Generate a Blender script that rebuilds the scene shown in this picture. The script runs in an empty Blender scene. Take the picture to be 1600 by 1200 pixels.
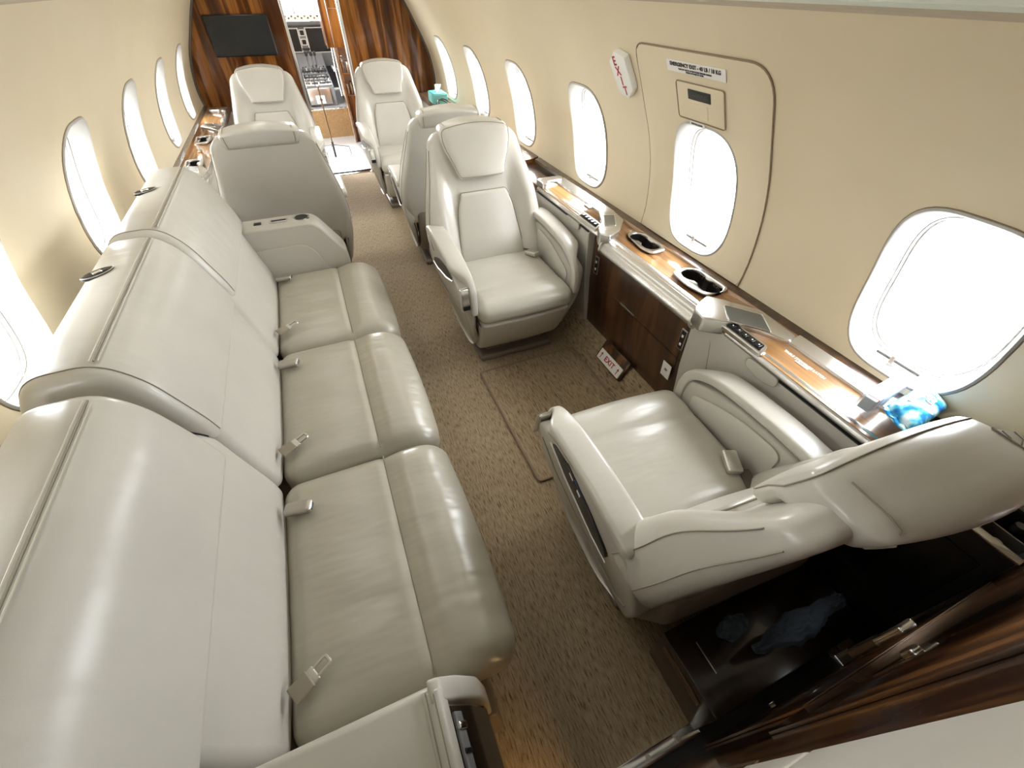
import bpy, bmesh, math, random
from mathutils import Vector, Matrix, noise as mnoise
PI = math.pi
random.seed(7)
SC = bpy.context.scene
COL = SC.collection

# ------------------------------------------------------------------ camera
YAW, PITCH, ROLL, FPX = .401, -.7647, .0055, 656.3
cam_data = bpy.data.cameras.new('camera')
cam = bpy.data.objects.new('camera', cam_data)
COL.objects.link(cam)
fw = Vector((math.sin(YAW)*math.cos(PITCH), math.cos(YAW)*math.cos(PITCH), math.sin(PITCH)))
rt = fw.cross(Vector((0, 0, 1))).normalized()
up = rt.cross(fw)
cr, sr = math.cos(ROLL), math.sin(ROLL)
rt, up = cr*rt + sr*up, -sr*rt + cr*up
M = Matrix((rt, up, -fw)).transposed().to_4x4()
M.translation = Vector((-.242, -.0495, 1.5255))
cam.matrix_world = M
cam_data.sensor_fit = 'HORIZONTAL'
cam_data.sensor_width = 36
cam_data.lens = FPX/1600*36
cam_data.clip_start = .01
SC.camera = cam

# ------------------------------------------------------------------ light and exposure
SC.view_settings.view_transform = 'Standard'
SC.view_settings.look = 'None'
SC.view_settings.gamma = 1
SC.view_settings.use_curve_mapping = False
SC.view_settings.exposure = 1.5
SC.cycles.max_bounces = 10
SC.cycles.diffuse_bounces = 6
SC.cycles.sample_clamp_indirect = 6
SC.cycles.use_denoising = True
world = bpy.data.worlds.new('overcast_sky')
SC.world = world
world.use_nodes = True
SKY_L, SKY_R = 7, 11.3
bg = world.node_tree.nodes['Background']
bg.inputs[0].default_value = (.96, .98, 1.0, 1)
wt = world.node_tree
wtc = wt.nodes.new('ShaderNodeTexCoord'); wsx = wt.nodes.new('ShaderNodeSeparateXYZ')
wt.links.new(wtc.outputs['Generated'], wsx.inputs[0])
def wmap(src, a, b, c, d):                 # brighter sky on the right-hand side of the aircraft, dimmer ramp below the horizon
    n = wt.nodes.new('ShaderNodeMapRange'); n.interpolation_type = 'SMOOTHSTEP'
    for i_, v_ in zip((1, 2, 3, 4), (a, b, c, d)): n.inputs[i_].default_value = v_
    wt.links.new(src, n.inputs[0]); return n
wmx = wmap(wsx.outputs[0], -.8, .8, SKY_L, SKY_R)
wmz = wmap(wsx.outputs[2], -.25, .05, .40, 1)
wml = wt.nodes.new('ShaderNodeMath'); wml.operation = 'MULTIPLY'
wt.links.new(wmx.outputs[0], wml.inputs[0]); wt.links.new(wmz.outputs[0], wml.inputs[1])
wt.links.new(wml.outputs[0], bg.inputs[1])

def area_light(name, loc, rot, sx, sy, power, color=(1, 1, 1), portal=False):
    l = bpy.data.lights.new(name, 'AREA')
    l.shape = 'RECTANGLE'; l.size = sx; l.size_y = sy
    l.energy = power; l.color = color
    if portal: l.cycles.is_portal = True
    o = bpy.data.objects.new(name, l)
    o.location = loc; o.rotation_euler = rot
    COL.objects.link(o)
    return o

WIN_Y0, WIN_P = .3522, .8298
for side in (-1, 1):                       # daylight comes in by the windows
    for k in range(0, 6):
        area_light('window_daylight', (side*1.19, WIN_Y0 + k*WIN_P, .96), (0, side*PI/2, 0), .46, .36, 1, portal=True)
# cabin ceiling wash lamps (warm LED strips in both valances)
for side in (-1, 1):
    area_light('valance_lamp', (side*.55, 2.9, 1.62), (0, side*.5, 0), .12, 4.2, 2.2, (1, .95, .87))
area_light('cockpit_daylight', (0, 8.55, 1.5), (PI/2, 0, PI), 1.6, .7, 1, portal=True)
aisle_boost = area_light('added_aisle_light', (.08, 8.3, 1.45), (0, 0, 0), .7, .35, 85, (1, .98, .96))  # lamp added in the cockpit to brighten the forward aisle carpet
aisle_boost.rotation_euler = (Vector((.10, 3.4, 0)) - Vector((.08, 8.3, 1.45))).to_track_quat('-Z', 'Y').to_euler()
area_light('entry_daylight', (-1.1, 5.85, .95), (0, -PI/2, 0), 1.8, .9, 1, portal=True)
area_light('aft_toe_lamp', (.02, -.26, .30), (.6, .15, 0), .10, .05, .6, (1, .60, .22))

# ------------------------------------------------------------------ materials
def new_mat(name):
    m = bpy.data.materials.new(name); m.use_nodes = True
    nt = m.node_tree
    return m, nt, nt.nodes['Principled BSDF']

def plain(name, col, rough=.5, metal=0, coat=0, emit=None, estr=1):
    m, nt, b = new_mat(name)
    b.inputs['Base Color'].default_value = (*col, 1)
    b.inputs['Roughness'].default_value = rough
    b.inputs['Metallic'].default_value = metal
    b.inputs['Coat Weight'].default_value = coat
    if emit:
        b.inputs['Emission Color'].default_value = (*emit, 1)
        b.inputs['Emission Strength'].default_value = estr
    return m

def noise(nt, scale, detail=3, vec=None, mscale=(1, 1, 1), mrot=(0, 0, 0)):
    tc = nt.nodes.new('ShaderNodeTexCoord')
    mp = nt.nodes.new('ShaderNodeMapping')
    mp.inputs['Scale'].default_value = mscale
    mp.inputs['Rotation'].default_value = mrot
    nt.links.new(tc.outputs['Object'], mp.inputs[0])
    n = nt.nodes.new('ShaderNodeTexNoise')
    n.inputs['Scale'].default_value = scale
    n.inputs['Detail'].default_value = detail
    nt.links.new(mp.outputs[0], n.inputs['Vector'])
    return n

def ramp(nt, src, stops):
    r = nt.nodes.new('ShaderNodeValToRGB')
    e = r.color_ramp.elements
    while len(e) > 1: e.remove(e[-1])
    e[0].position = stops[0][0]; e[0].color = (*stops[0][1], 1)
    for p, c in stops[1:]:
        x = e.new(p); x.color = (*c, 1)
    nt.links.new(src, r.inputs[0])
    return r

def bump(nt, b, srcs, strength=.2, dist=.002):
    prev = None
    for src, st, di in srcs:
        bp = nt.nodes.new('ShaderNodeBump')
        bp.inputs['Strength'].default_value = st
        bp.inputs['Distance'].default_value = di
        nt.links.new(src, bp.inputs['Height'])
        if prev: nt.links.new(prev.outputs[0], bp.inputs['Normal'])
        prev = bp
    nt.links.new(prev.outputs[0], b.inputs['Normal'])

def leather(name, col, rough=.42, wrinkle=0.0):
    m, nt, b = new_mat(name)
    n1 = noise(nt, 4, 4)
    c2 = tuple(x*.9 for x in col)
    r = ramp(nt, n1.outputs[0], [(.3, c2), (.7, col)])
    nt.links.new(r.outputs[0], b.inputs['Base Color'])
    b.inputs['Roughness'].default_value = rough
    b.inputs['Specular IOR Level'].default_value = .5
    g = noise(nt, 420, 3)
    w = noise(nt, 5, 2, mscale=(.9, 3.2, 1), mrot=(0, 0, .35))
    bump(nt, b, [(w.outputs[0], .25 + wrinkle, .012), (g.outputs[0], .12, .0006)])
    return m

def wood(name, dark, mid, light, axis='y', rough=.12, scale=1.0):
    m, nt, b = new_mat(name)
    ms = {'y': (26, 1.2, 26), 'z': (13, 13, .9), 'x': (1.2, 26, 26)}[axis]
    n1 = noise(nt, 1.3*scale, 6, mscale=ms)
    n1.inputs['Distortion'].default_value = .6
    r = ramp(nt, n1.outputs[0], [(.25, dark), (.48, mid), (.62, light), (.8, mid)])
    nt.links.new(r.outputs[0], b.inputs['Base Color'])
    b.inputs['Roughness'].default_value = .3
    b.inputs['Coat Weight'].default_value = 1
    b.inputs['Coat Roughness'].default_value = rough
    return m

def carpet(name, c1, c2, c3):
    m, nt, b = new_mat(name)
    st = noise(nt, 1, 3, mscale=(230, 30, 60))
    big = noise(nt, 2.5, 3)
    fine = noise(nt, 520, 2)
    r = ramp(nt, st.outputs[0], [(.30, c1), (.42, c2), (.62, c3)])
    mx = nt.nodes.new('ShaderNodeMix'); mx.data_type = 'RGBA'; mx.blend_type = 'MULTIPLY'
    mx.inputs[0].default_value = .55
    r2 = ramp(nt, fine.outputs[0], [(.3, (.45, .45, .45)), (.7, (1.25, 1.25, 1.25))])
    nt.links.new(r.outputs[0], mx.inputs[6]); nt.links.new(r2.outputs[0], mx.inputs[7])
    nt.links.new(mx.outputs[2], b.inputs['Base Color'])
    b.inputs['Roughness'].default_value = .95
    b.inputs['Specular IOR Level'].default_value = .1
    b.inputs['Sheen Weight'].default_value = .25
    bump(nt, b, [(st.outputs[0], .5, .003), (fine.outputs[0], .7, .003)])
    return m

MAT = {}
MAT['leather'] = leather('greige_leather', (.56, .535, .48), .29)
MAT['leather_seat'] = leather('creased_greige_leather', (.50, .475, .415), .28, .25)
MAT['leather_sofa_shaded'] = leather('shaded_greige_seat_leather', (.41, .38, .305), .31, .25)  # same hide as the chairs, the dimness on the sofa seats painted into its colour
MAT['leather_sofa_shaded'].node_tree.nodes['Principled BSDF'].inputs['Specular IOR Level'].default_value = .85
MAT['seam'] = plain('dark_seam_thread', (.27, .24, .19), .7)  # seam and piping lines, darker than the leather and panels
MAT['stitch'] = plain('pale_stitch_thread', (.55, .51, .43), .7)
MAT['shell'] = plain('greige_panel', (.46, .435, .385), .38)
MAT['shell_dark2'] = plain('taupe_base_panel', (.20, .165, .13), .45)
MAT['shell_metal'] = plain('warm_grey_metal', (.42, .39, .35), .3, .8)
MAT['belt'] = plain('taupe_belt_webbing', (.30, .26, .2), .8)
MAT['shell_dark'] = plain('dark_taupe_trim', (.10, .08, .06), .5)
MAT['wall'] = plain('cream_sidewall', (.68, .59, .455), .55)
m, nt, b = new_mat('cream_sidewall_fabric'); MAT['wall'] = m
n1 = noise(nt, 1.6, 3)
r = ramp(nt, n1.outputs[0], [(.3, (.71, .61, .43)), (.7, (.77, .68, .50))])
nt.links.new(r.outputs[0], b.inputs['Base Color']); b.inputs['Roughness'].default_value = .5
n2 = noise(nt, 300, 2); bump(nt, b, [(n2.outputs[0], .06, .001)])
MAT['ceiling'] = plain('pale_headliner', (.80, .82, .76), .6)
MAT['frame'] = plain('white_window_reveal', (.45, .44, .41), .35)
MAT['white'] = plain('white_plastic', (.85, .85, .83), .35)
MAT['label_white'] = plain('white_label', (.82, .81, .78), .5)
MAT['red'] = plain('red_print', (.45, .02, .03), .5)
MAT['ink'] = plain('dark_print', (.05, .045, .045), .6)
MAT['black'] = plain('black_plastic', (.012, .012, .013), .3)
MAT['screen'] = plain('dark_screen', (.008, .009, .009), .25)
MAT['screen_grey'] = plain('grey_screen', (.10, .105, .10), .15, coat=.5)
MAT['chrome'] = plain('polished_chrome', (.82, .82, .82), .1, 1)
MAT['satin'] = plain('brushed_satin_metal', (.62, .60, .57), .28, 1)
MAT['champagne'] = plain('satin_silver_trim', (.60, .58, .55), .27, .85)
MAT['wood_led'] = wood('walnut_veneer_ledge', (.10, .042, .012), (.27, .13, .042), (.40, .21, .08), 'y')
MAT['wood_ped'] = wood('shaded_walnut_veneer', (.020, .008, .004), (.055, .024, .010), (.10, .045, .018), 'z', .15)  # the ledge veneer again, with the shade below the ledge painted into its colour
MAT['wood_blk'] = wood('figured_walnut_bulkhead', (.016, .005, .002), (.10, .030, .005), (.30, .115, .022), 'z', .05)
MAT['wood_blk'].node_tree.nodes['Principled BSDF'].inputs['Coat Weight'].default_value = .5
MAT['wood_blk'].node_tree.nodes['Principled BSDF'].inputs['Specular IOR Level'].default_value = .1
MAT['wood_aft'] = wood('glossy_walnut_partition', (.006, .003, .002), (.045, .017, .006), (.20, .085, .026), 'z', .08)
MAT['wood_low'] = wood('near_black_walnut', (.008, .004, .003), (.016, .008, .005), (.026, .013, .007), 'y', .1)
MAT['carpet'] = carpet('brown_streaked_carpet', (.13, .083, .038), (.31, .226, .130), (.43, .332, .215))
MAT['carpet_tan'] = carpet('tan_carpet', (.12, .065, .025), (.22, .13, .055), (.28, .18, .085))
MAT['bind'] = plain('carpet_binding', (.25, .18, .12), .8)
MAT['vinyl'] = plain('pale_entry_vinyl', (.36, .36, .36), .35)
MAT['cockpit'] = plain('grey_cockpit_panel', (.20, .205, .21), .45)
MAT['cockpit_dark'] = plain('charcoal_cockpit_parts', (.035, .035, .038), .5)
MAT['teal'] = plain('teal_card', (.10, .42, .38), .5)
MAT['turquoise'] = plain('turquoise_carton', (.16, .46, .43), .5)
MAT['teal_mid'] = plain('teal_carton_top', (.10, .40, .40), .5)
MAT['red_soft'] = plain('faded_red_print', (.50, .16, .16), .5)
MAT['tissue'] = plain('white_tissue', (.86, .86, .86), .8)
MAT['denim'] = plain('slate_cloth', (.07, .10, .14), .8)
MAT['blue'] = plain('blue_cover_print', (.02, .16, .45), .3)
MAT['edge'] = plain('bronze_edge_trim', (.25, .17, .11), .3, .8)
MAT['label_teal'] = plain('teal_bottle_label', (.05, .38, .42), .4)
MAT['bottle'] = plain('dark_bottle_glass', (.01, .012, .01), .06, coat=1)
# blue and cyan printed film with soft stripes
m, nt, b = new_mat('blue_printed_film'); MAT['film'] = m
n1 = noise(nt, 22, 2, mscale=(1, 1.6, 1))
r = ramp(nt, n1.outputs[0], [(.34, (.01, .09, .42)), (.48, (.02, .30, .66)), (.56, (.22, .66, .80)), (.66, (.75, .88, .92))])
nt.links.new(r.outputs[0], b.inputs['Base Color']); b.inputs['Roughness'].default_value = .2
def glassy(name, tint, alpha):
    m, nt, b = new_mat(name)
    out = nt.nodes['Material Output']
    tr = nt.nodes.new('ShaderNodeBsdfTransparent'); tr.inputs[0].default_value = (*tint, 1)
    gl = nt.nodes.new('ShaderNodeBsdfGlossy'); gl.inputs['Roughness'].default_value = .03
    lw = nt.nodes.new('ShaderNodeLayerWeight'); lw.inputs[0].default_value = .5
    fr = nt.nodes.new('ShaderNodeMath'); fr.operation = 'POWER'; fr.inputs[1].default_value = 5
    nt.links.new(lw.outputs['Facing'], fr.inputs[0])
    mx = nt.nodes.new('ShaderNodeMixShader')
    if alpha:
        df = nt.nodes.new('ShaderNodeBsdfDiffuse'); df.inputs[0].default_value = (.8, .85, .88, 1)
        m2 = nt.nodes.new('ShaderNodeMixShader'); m2.inputs[0].default_value = alpha
        nt.links.new(tr.outputs[0], m2.inputs[1]); nt.links.new(df.outputs[0], m2.inputs[2])
        base = m2
    else: base = tr
    nt.links.new(fr.outputs[0], mx.inputs[0]); nt.links.new(base.outputs[0], mx.inputs[1]); nt.links.new(gl.outputs[0], mx.inputs[2])
    nt.links.new(mx.outputs[0], out.inputs[0])
    return m
MAT['pane'] = glassy('window_acrylic', (.98, .99, 1), 0)
MAT['acrylic'] = glassy('clear_plastic_box', (.93, .96, .98), .18)

# ------------------------------------------------------------------ mesh helpers
def finish(bm, ang=42):
    bmesh.ops.recalc_face_normals(bm, faces=bm.faces)
    for f in bm.faces: f.smooth = True
    lim = math.radians(ang)
    for e in bm.edges:
        if len(e.link_faces) == 2 and e.calc_face_angle(0) > lim: e.smooth = False

def link(name, bm, mat, parent=None, sharp=42, recalc=True):
    if recalc: finish(bm, sharp)
    me = bpy.data.meshes.new(name); bm.to_mesh(me); bm.free()
    o = bpy.data.objects.new(name, me); COL.objects.link(o)
    me.materials.append(MAT[mat] if isinstance(mat, str) else mat)
    if parent: o.parent = parent
    return o

def tag(o, label=None, cat=None, group=None, kind=None):
    if label: o['label'] = label
    if cat: o['category'] = cat
    if group: o['group'] = group
    if kind: o['kind'] = kind
    return o

def thing(name, label, cat, loc=(0, 0, 0), rz=0, group=None):
    o = bpy.data.objects.new(name, None); COL.objects.link(o)
    o.empty_display_size = .05
    o.location = loc; o.rotation_euler = (0, 0, rz)
    return tag(o, label, cat, group)

def struct(o): o['kind'] = 'structure'; return o

def add_box(bm, lo, hi, bev=0, seg=2):
    vs = [bm.verts.new((x, y, z)) for x in (lo[0], hi[0]) for y in (lo[1], hi[1]) for z in (lo[2], hi[2])]
    q = [(0, 1, 3, 2), (4, 6, 7, 5), (0, 4, 5, 1), (2, 3, 7, 6), (0, 2, 6, 4), (1, 5, 7, 3)]
    fs = [bm.faces.new([vs[i] for i in f]) for f in q]
    if bev:
        es = list({e for f in fs for e in f.edges})
        bmesh.ops.bevel(bm, geom=es, offset=bev, segments=seg, affect='EDGES', profile=.5)
    return bm

def box(lo, hi, bev=0, seg=2):
    return add_box(bmesh.new(), lo, hi, bev, seg)

def axis_coords(A, r, n):
    ph = [math.radians(a) for a in (0, 12, 24, 35, 45)]
    hi = [A - r + r*math.tan(p) for p in ph]
    if A - r < 1e-6: mid = []
    else: mid = [-(A-r) + 2*(A-r)*i/n for i in range(1, n)]
    lo = [-h for h in reversed(hi)]
    out = lo + mid + hi
    res = []
    for c in out:
        if not res or c - res[-1] > 1e-6: res.append(c)
    return res

def rbox(a, b, c, r, n=(8, 8, 4), fn=None, bm=None):
    """rounded box with half sizes a,b,c, dense enough to be deformed by fn(x,y,z)"""
    own = bm is None
    if own: bm = bmesh.new()
    A = (a, b, c); r = min(r, a, b, c)
    cs = [axis_coords(A[i], r, n[i]) for i in range(3)]
    cache = {}
    def vert(p):
        key = tuple(round(x, 6) for x in p)
        if key in cache: return cache[key]
        inn = [max(-(A[i]-r), min(A[i]-r, p[i])) for i in range(3)]
        d = Vector([p[i]-inn[i] for i in range(3)])
        q = Vector(inn) + (d.normalized()*r if d.length > 0 else d)
        if fn: q = Vector(fn(q.x, q.y, q.z))
        v = bm.verts.new(q); cache[key] = v
        return v
    for ax in range(3):
        u, w = (ax+1) % 3, (ax+2) % 3
        for s in (-1, 1):
            for i in range(len(cs[u])-1):
                for j in range(len(cs[w])-1):
                    pts = []
                    for du, dw in ((0, 0), (1, 0), (1, 1), (0, 1)):
                        p = [0, 0, 0]; p[ax] = s*A[ax]; p[u] = cs[u][i+du]; p[w] = cs[w][j+dw]
                        pts.append(vert(p))
                    if s < 0: pts.reverse()
                    try: bm.faces.new(pts)
                    except ValueError: pass
    return bm

def fillet(pts, r=.02, n=5):
    """round the corners of a closed 2-D polygon; points are (x, y) or (x, y, r)"""
    out = []; N = len(pts)
    for i in range(N):
        p = Vector(pts[i][:2]); a = Vector(pts[i-1][:2]); c = Vector(pts[(i+1) % N][:2])
        rr = pts[i][2] if len(pts[i]) > 2 else r
        d1 = (a-p); d2 = (c-p); l1, l2 = d1.length, d2.length
        d1.normalize(); d2.normalize()
        t = min(rr, l1*.48, l2*.48)
        if t < 1e-4: out.append(tuple(p)); continue
        s, e = p + d1*t, p + d2*t
        for k in range(n+1):
            u = k/n
            q = s*(1-u)**2 + p*2*u*(1-u) + e*u*u
            out.append(tuple(q))
    return out

def sweep(profile, lo, hi, r, put, n=4, bm=None, mid=1, fn=None):
    """closed 2-D profile extruded from lo to hi with rounded ends. put(a, b, t) -> 3-D"""
    if bm is None: bm = bmesh.new()
    N = len(profile)
    area = sum(profile[i][0]*profile[(i+1) % N][1] - profile[(i+1) % N][0]*profile[i][1] for i in range(N))
    if area < 0: profile = profile[::-1]
    nr = []
    for i in range(N):
        a = Vector(profile[i-1]); c = Vector(profile[(i+1) % N]); d = (c-a)
        if d.length < 1e-9: d = Vector((1, 0))
        d.normalize(); nr.append(Vector((-d.y, d.x)))
    secs = []
    for k in range(n+1):
        th = PI/2*k/n
        secs.append((lo + r*(1-math.cos(th)) if r else lo, r*(1-math.sin(th))))
        if not r: break
    secs = [(lo + r*(1-math.cos(PI/2*k/n)), r*(1-math.sin(PI/2*k/n))) for k in range(n+1)] if r else [(lo, 0)]
    mids = [(lo+r + (hi-lo-2*r)*k/mid, 0) for k in range(1, mid)]
    end = [(lo+hi-t, o) for t, o in reversed(secs)]
    rings = []
    for t, o in secs + mids + end:
        ring = []
        for p, m_ in zip(profile, nr):
            q = Vector(p) + m_*o
            P = Vector(put(q.x, q.y, t))
            if fn: P = Vector(fn(P.x, P.y, P.z))
            ring.append(bm.verts.new(P))
        rings.append(ring)
    for A_, B_ in zip(rings, rings[1:]):
        for i in range(N):
            j = (i+1) % N
            bm.faces.new((A_[i], A_[j], B_[j], B_[i]))
    bm.faces.new(rings[0][::-1]); bm.faces.new(rings[-1])
    return bm

PX = lambda a, b, t: (t, a, b)      # profile in (y, z), swept along x
PY = lambda a, b, t: (a, t, b)      # profile in (x, z), swept along y
PZ = lambda a, b, t: (a, b, t)      # profile in (x, y), swept along z

def tube(pts, r, bm=None, seg=8, closed=False):
    if bm is None: bm = bmesh.new()
    P = [Vector(p) for p in pts]; N = len(P); rings = []
    prev = None
    for i in range(N):
        if closed: d = P[(i+1) % N] - P[i-1]
        else: d = P[min(i+1, N-1)] - P[max(i-1, 0)]
        if d.length < 1e-9: d = Vector((0, 0, 1))
        d.normalize()
        if prev is None:
            a = Vector((0, 0, 1)) if abs(d.z) < .9 else Vector((1, 0, 0))
            u = d.cross(a).normalized()
        else:
            u = (prev - d*prev.dot(d)).normalized()
        prev = u; v = d.cross(u)
        rings.append([bm.verts.new(P[i] + (u*math.cos(2*PI*k/seg) + v*math.sin(2*PI*k/seg))*r) for k in range(seg)])
    pr_ = list(zip(rings, rings[1:])) + ([(rings[-1], rings[0])] if closed else [])
    for A_, B_ in pr_:
        for k in range(seg):
            bm.faces.new((A_[k], A_[(k+1) % seg], B_[(k+1) % seg], B_[k]))
    if not closed:
        bm.faces.new(rings[0][::-1]); bm.faces.new(rings[-1])
    return bm

def ribbon(path, x0, x1, th, n=20, r=.3, steps=6, fn=None):
    """padded band: a rounded section between x0 and x1, th thick, lofted along a smooth path in the y-z plane"""
    P = []
    for i in range(len(path)-1):
        p0 = Vector(path[max(i-1, 0)]); p1 = Vector(path[i]); p2 = Vector(path[i+1]); p3 = Vector(path[min(i+2, len(path)-1)])
        for k in range(steps):
            t = k/steps
            P.append(.5*((2*p1) + (p2-p0)*t + (2*p0-5*p1+4*p2-p3)*t*t + (3*p1-p0-3*p2+p3)*t**3))
    P.append(Vector(path[-1]))
    bm = bmesh.new(); rings = []
    xc, hw = (x0+x1)/2, abs(x1-x0)/2
    N = len(P)
    ext = [(0, .35, -.9*th/2), (0, .8, -.6*th/2)] + [(i, 1, 0) for i in range(N)] + [(N-1, .8, .6*th/2), (N-1, .35, .9*th/2)]
    for i, sc_, push in ext:
        d = (P[min(i+1, N-1)] - P[max(i-1, 0)]).normalized(); nv = Vector((-d.y, d.x))
        ring = []
        for q in range(n):
            a = 2*PI*q/n; c, s_ = math.cos(a), math.sin(a)
            cx = math.copysign(abs(c)**r, c)*(hw - (1-sc_)*th/2); cz = math.copysign(abs(s_)**.55, s_)*th/2*sc_
            p = P[i] + d*push + nv*cz
            v = Vector((xc+cx, p.x, p.y))
            if fn: v = Vector(fn(v.x, v.y, v.z))
            ring.append(bm.verts.new(v))
        rings.append(ring)
    for A_, B_ in zip(rings, rings[1:]):
        for k in range(n): bm.faces.new((A_[k], A_[(k+1) % n], B_[(k+1) % n], B_[k]))
    bm.faces.new(rings[0][::-1]); bm.faces.new(rings[-1])
    return bm

def lathe(prof, seg=24, bm=None, at=(0, 0, 0)):
    if bm is None: bm = bmesh.new()
    rings = []
    for r, z in prof:
        if r < 1e-6: rings.append([bm.verts.new((at[0], at[1], at[2]+z))])
        else: rings.append([bm.verts.new((at[0]+r*math.cos(2*PI*k/seg), at[1]+r*math.sin(2*PI*k/seg), at[2]+z)) for k in range(seg)])
    for A_, B_ in zip(rings, rings[1:]):
        for k in range(seg):
            j = (k+1) % seg
            if len(A_) == 1 and len(B_) == 1: continue
            if len(A_) == 1: bm.faces.new((A_[0], B_[j], B_[k]))
            elif len(B_) == 1: bm.faces.new((A_[k], A_[j], B_[0]))
            else: bm.faces.new((A_[k], A_[j], B_[j], B_[k]))
    return bm

def interp(x, tab):
    if x <= tab[0][0]: return tab[0][1]
    for (x0, y0), (x1, y1) in zip(tab, tab[1:]):
        if x <= x1: return y0 + (y1-y0)*(x-x0)/(x1-x0)
    return tab[-1][1]

def cinterp(x, tab):
    x = max(tab[0][0], min(tab[-1][0], x))
    for i in range(len(tab)-1):
        if x <= tab[i+1][0]:
            p0 = tab[max(i-1, 0)]; p1 = tab[i]; p2 = tab[i+1]; p3 = tab[min(i+2, len(tab)-1)]
            h = p2[0]-p1[0]; t = (x-p1[0])/h
            m1 = (p2[1]-p0[1])/(p2[0]-p0[0])*h; m2 = (p3[1]-p1[1])/(p3[0]-p1[0])*h
            return (2*t**3-3*t*t+1)*p1[1] + (t**3-2*t*t+t)*m1 + (-2*t**3+3*t*t)*p2[1] + (t**3-t*t)*m2
    return tab[-1][1]

def smooth(x, a, b):
    t = max(0, min(1, (x-a)/(b-a))); return t*t*(3-2*t)

def xform(bm, mat): bmesh.ops.transform(bm, matrix=mat, verts=bm.verts); return bm

def text_bm(s, size, extr=.0006, bold=.0, spacing=1.0):
    cu = bpy.data.curves.new('t', 'FONT'); cu.body = s; cu.size = size; cu.extrude = extr
    cu.align_x = 'CENTER'; cu.align_y = 'CENTER'; cu.offset = bold; cu.space_character = spacing
    cu.resolution_u = 3
    ob = bpy.data.objects.new('t', cu); COL.objects.link(ob)
    dg = bpy.context.evaluated_depsgraph_get(); dg.update()
    me = bpy.data.meshes.new_from_object(ob.evaluated_get(dg))
    bm = bmesh.new(); bm.from_mesh(me)
    bpy.data.objects.remove(ob); bpy.data.curves.remove(cu); bpy.data.meshes.remove(me)
    return bm

def copy_tree(o, parent=None):
    c = o.copy(); COL.objects.link(c); c.parent = parent
    if parent is not None: c.matrix_parent_inverse = o.matrix_parent_inverse.copy()
    for ch in list(o.children): copy_tree(ch, c)
    return c

# ------------------------------------------------------------------ cabin section
WPTS = [(.84, 0), (.95, .15), (1.04, .45), (1.065, .70), (1.073, .80), (1.053, .95), (1.012, 1.08), (.96, 1.19), (.885, 1.34), (.80, 1.49)]
def _cat(pts, z):
    for i in range(len(pts)-1):
        if z <= pts[i+1][1] or i == len(pts)-2:
            p0 = pts[max(i-1, 0)]; p1 = pts[i]; p2 = pts[i+1]; p3 = pts[min(i+2, len(pts)-1)]
            h = p2[1]-p1[1]; t = (z-p1[1])/h
            m1 = (p2[0]-p0[0])/(p2[1]-p0[1])*h; m2 = (p3[0]-p1[0])/(p3[1]-p1[1])*h
            return (2*t**3-3*t*t+1)*p1[0] + (t**3-2*t*t+t)*m1 + (-2*t**3+3*t*t)*p2[0] + (t**3-t*t)*m2
def wx(z): return _cat(WPTS, z)
def wframe(side, y, z, off=0.0):
    """matrix on the sidewall: local x runs so that writing reads, y up the wall, z into the cabin"""
    e = .004
    t = Vector((side*(wx(z+e)-wx(z-e)), 0, 2*e)).normalized()
    xax = Vector((0, -side, 0))
    n = xax.cross(t)
    m_ = Matrix((xax, t, n)).transposed().to_4x4()
    m_.translation = Vector((side*wx(z), y, z)) + n*off
    return m_

ZC, HW, HH = .956, .163, .222
CELL_Y, CELL_Z0, CELL_Z1 = .27, ZC-.262, ZC+.285
YA, YF = -1.3, 5.12
NR = 48
def ring_pt(th, hw=HW, hh=HH, n=3.3):
    c, s = math.cos(th), math.sin(th)
    return (math.copysign(abs(c)**(2/n), c)*hw, math.copysign(abs(s)**(2/n), s)*hh)
def cell_pt(th):
    c, s = math.cos(th), math.sin(th)
    k = 1/max(abs(c), abs(s)); c *= k; s *= k
    return (c*CELL_Y, (s*(CELL_Z1-ZC) if s > 0 else s*(ZC-CELL_Z0)))
side_rows = sorted({round(ZC + cell_pt(2*PI*k/NR)[1], 6) for k in range(NR) if abs(abs(cell_pt(2*PI*k/NR)[0])-CELL_Y) < 1e-6})

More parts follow.
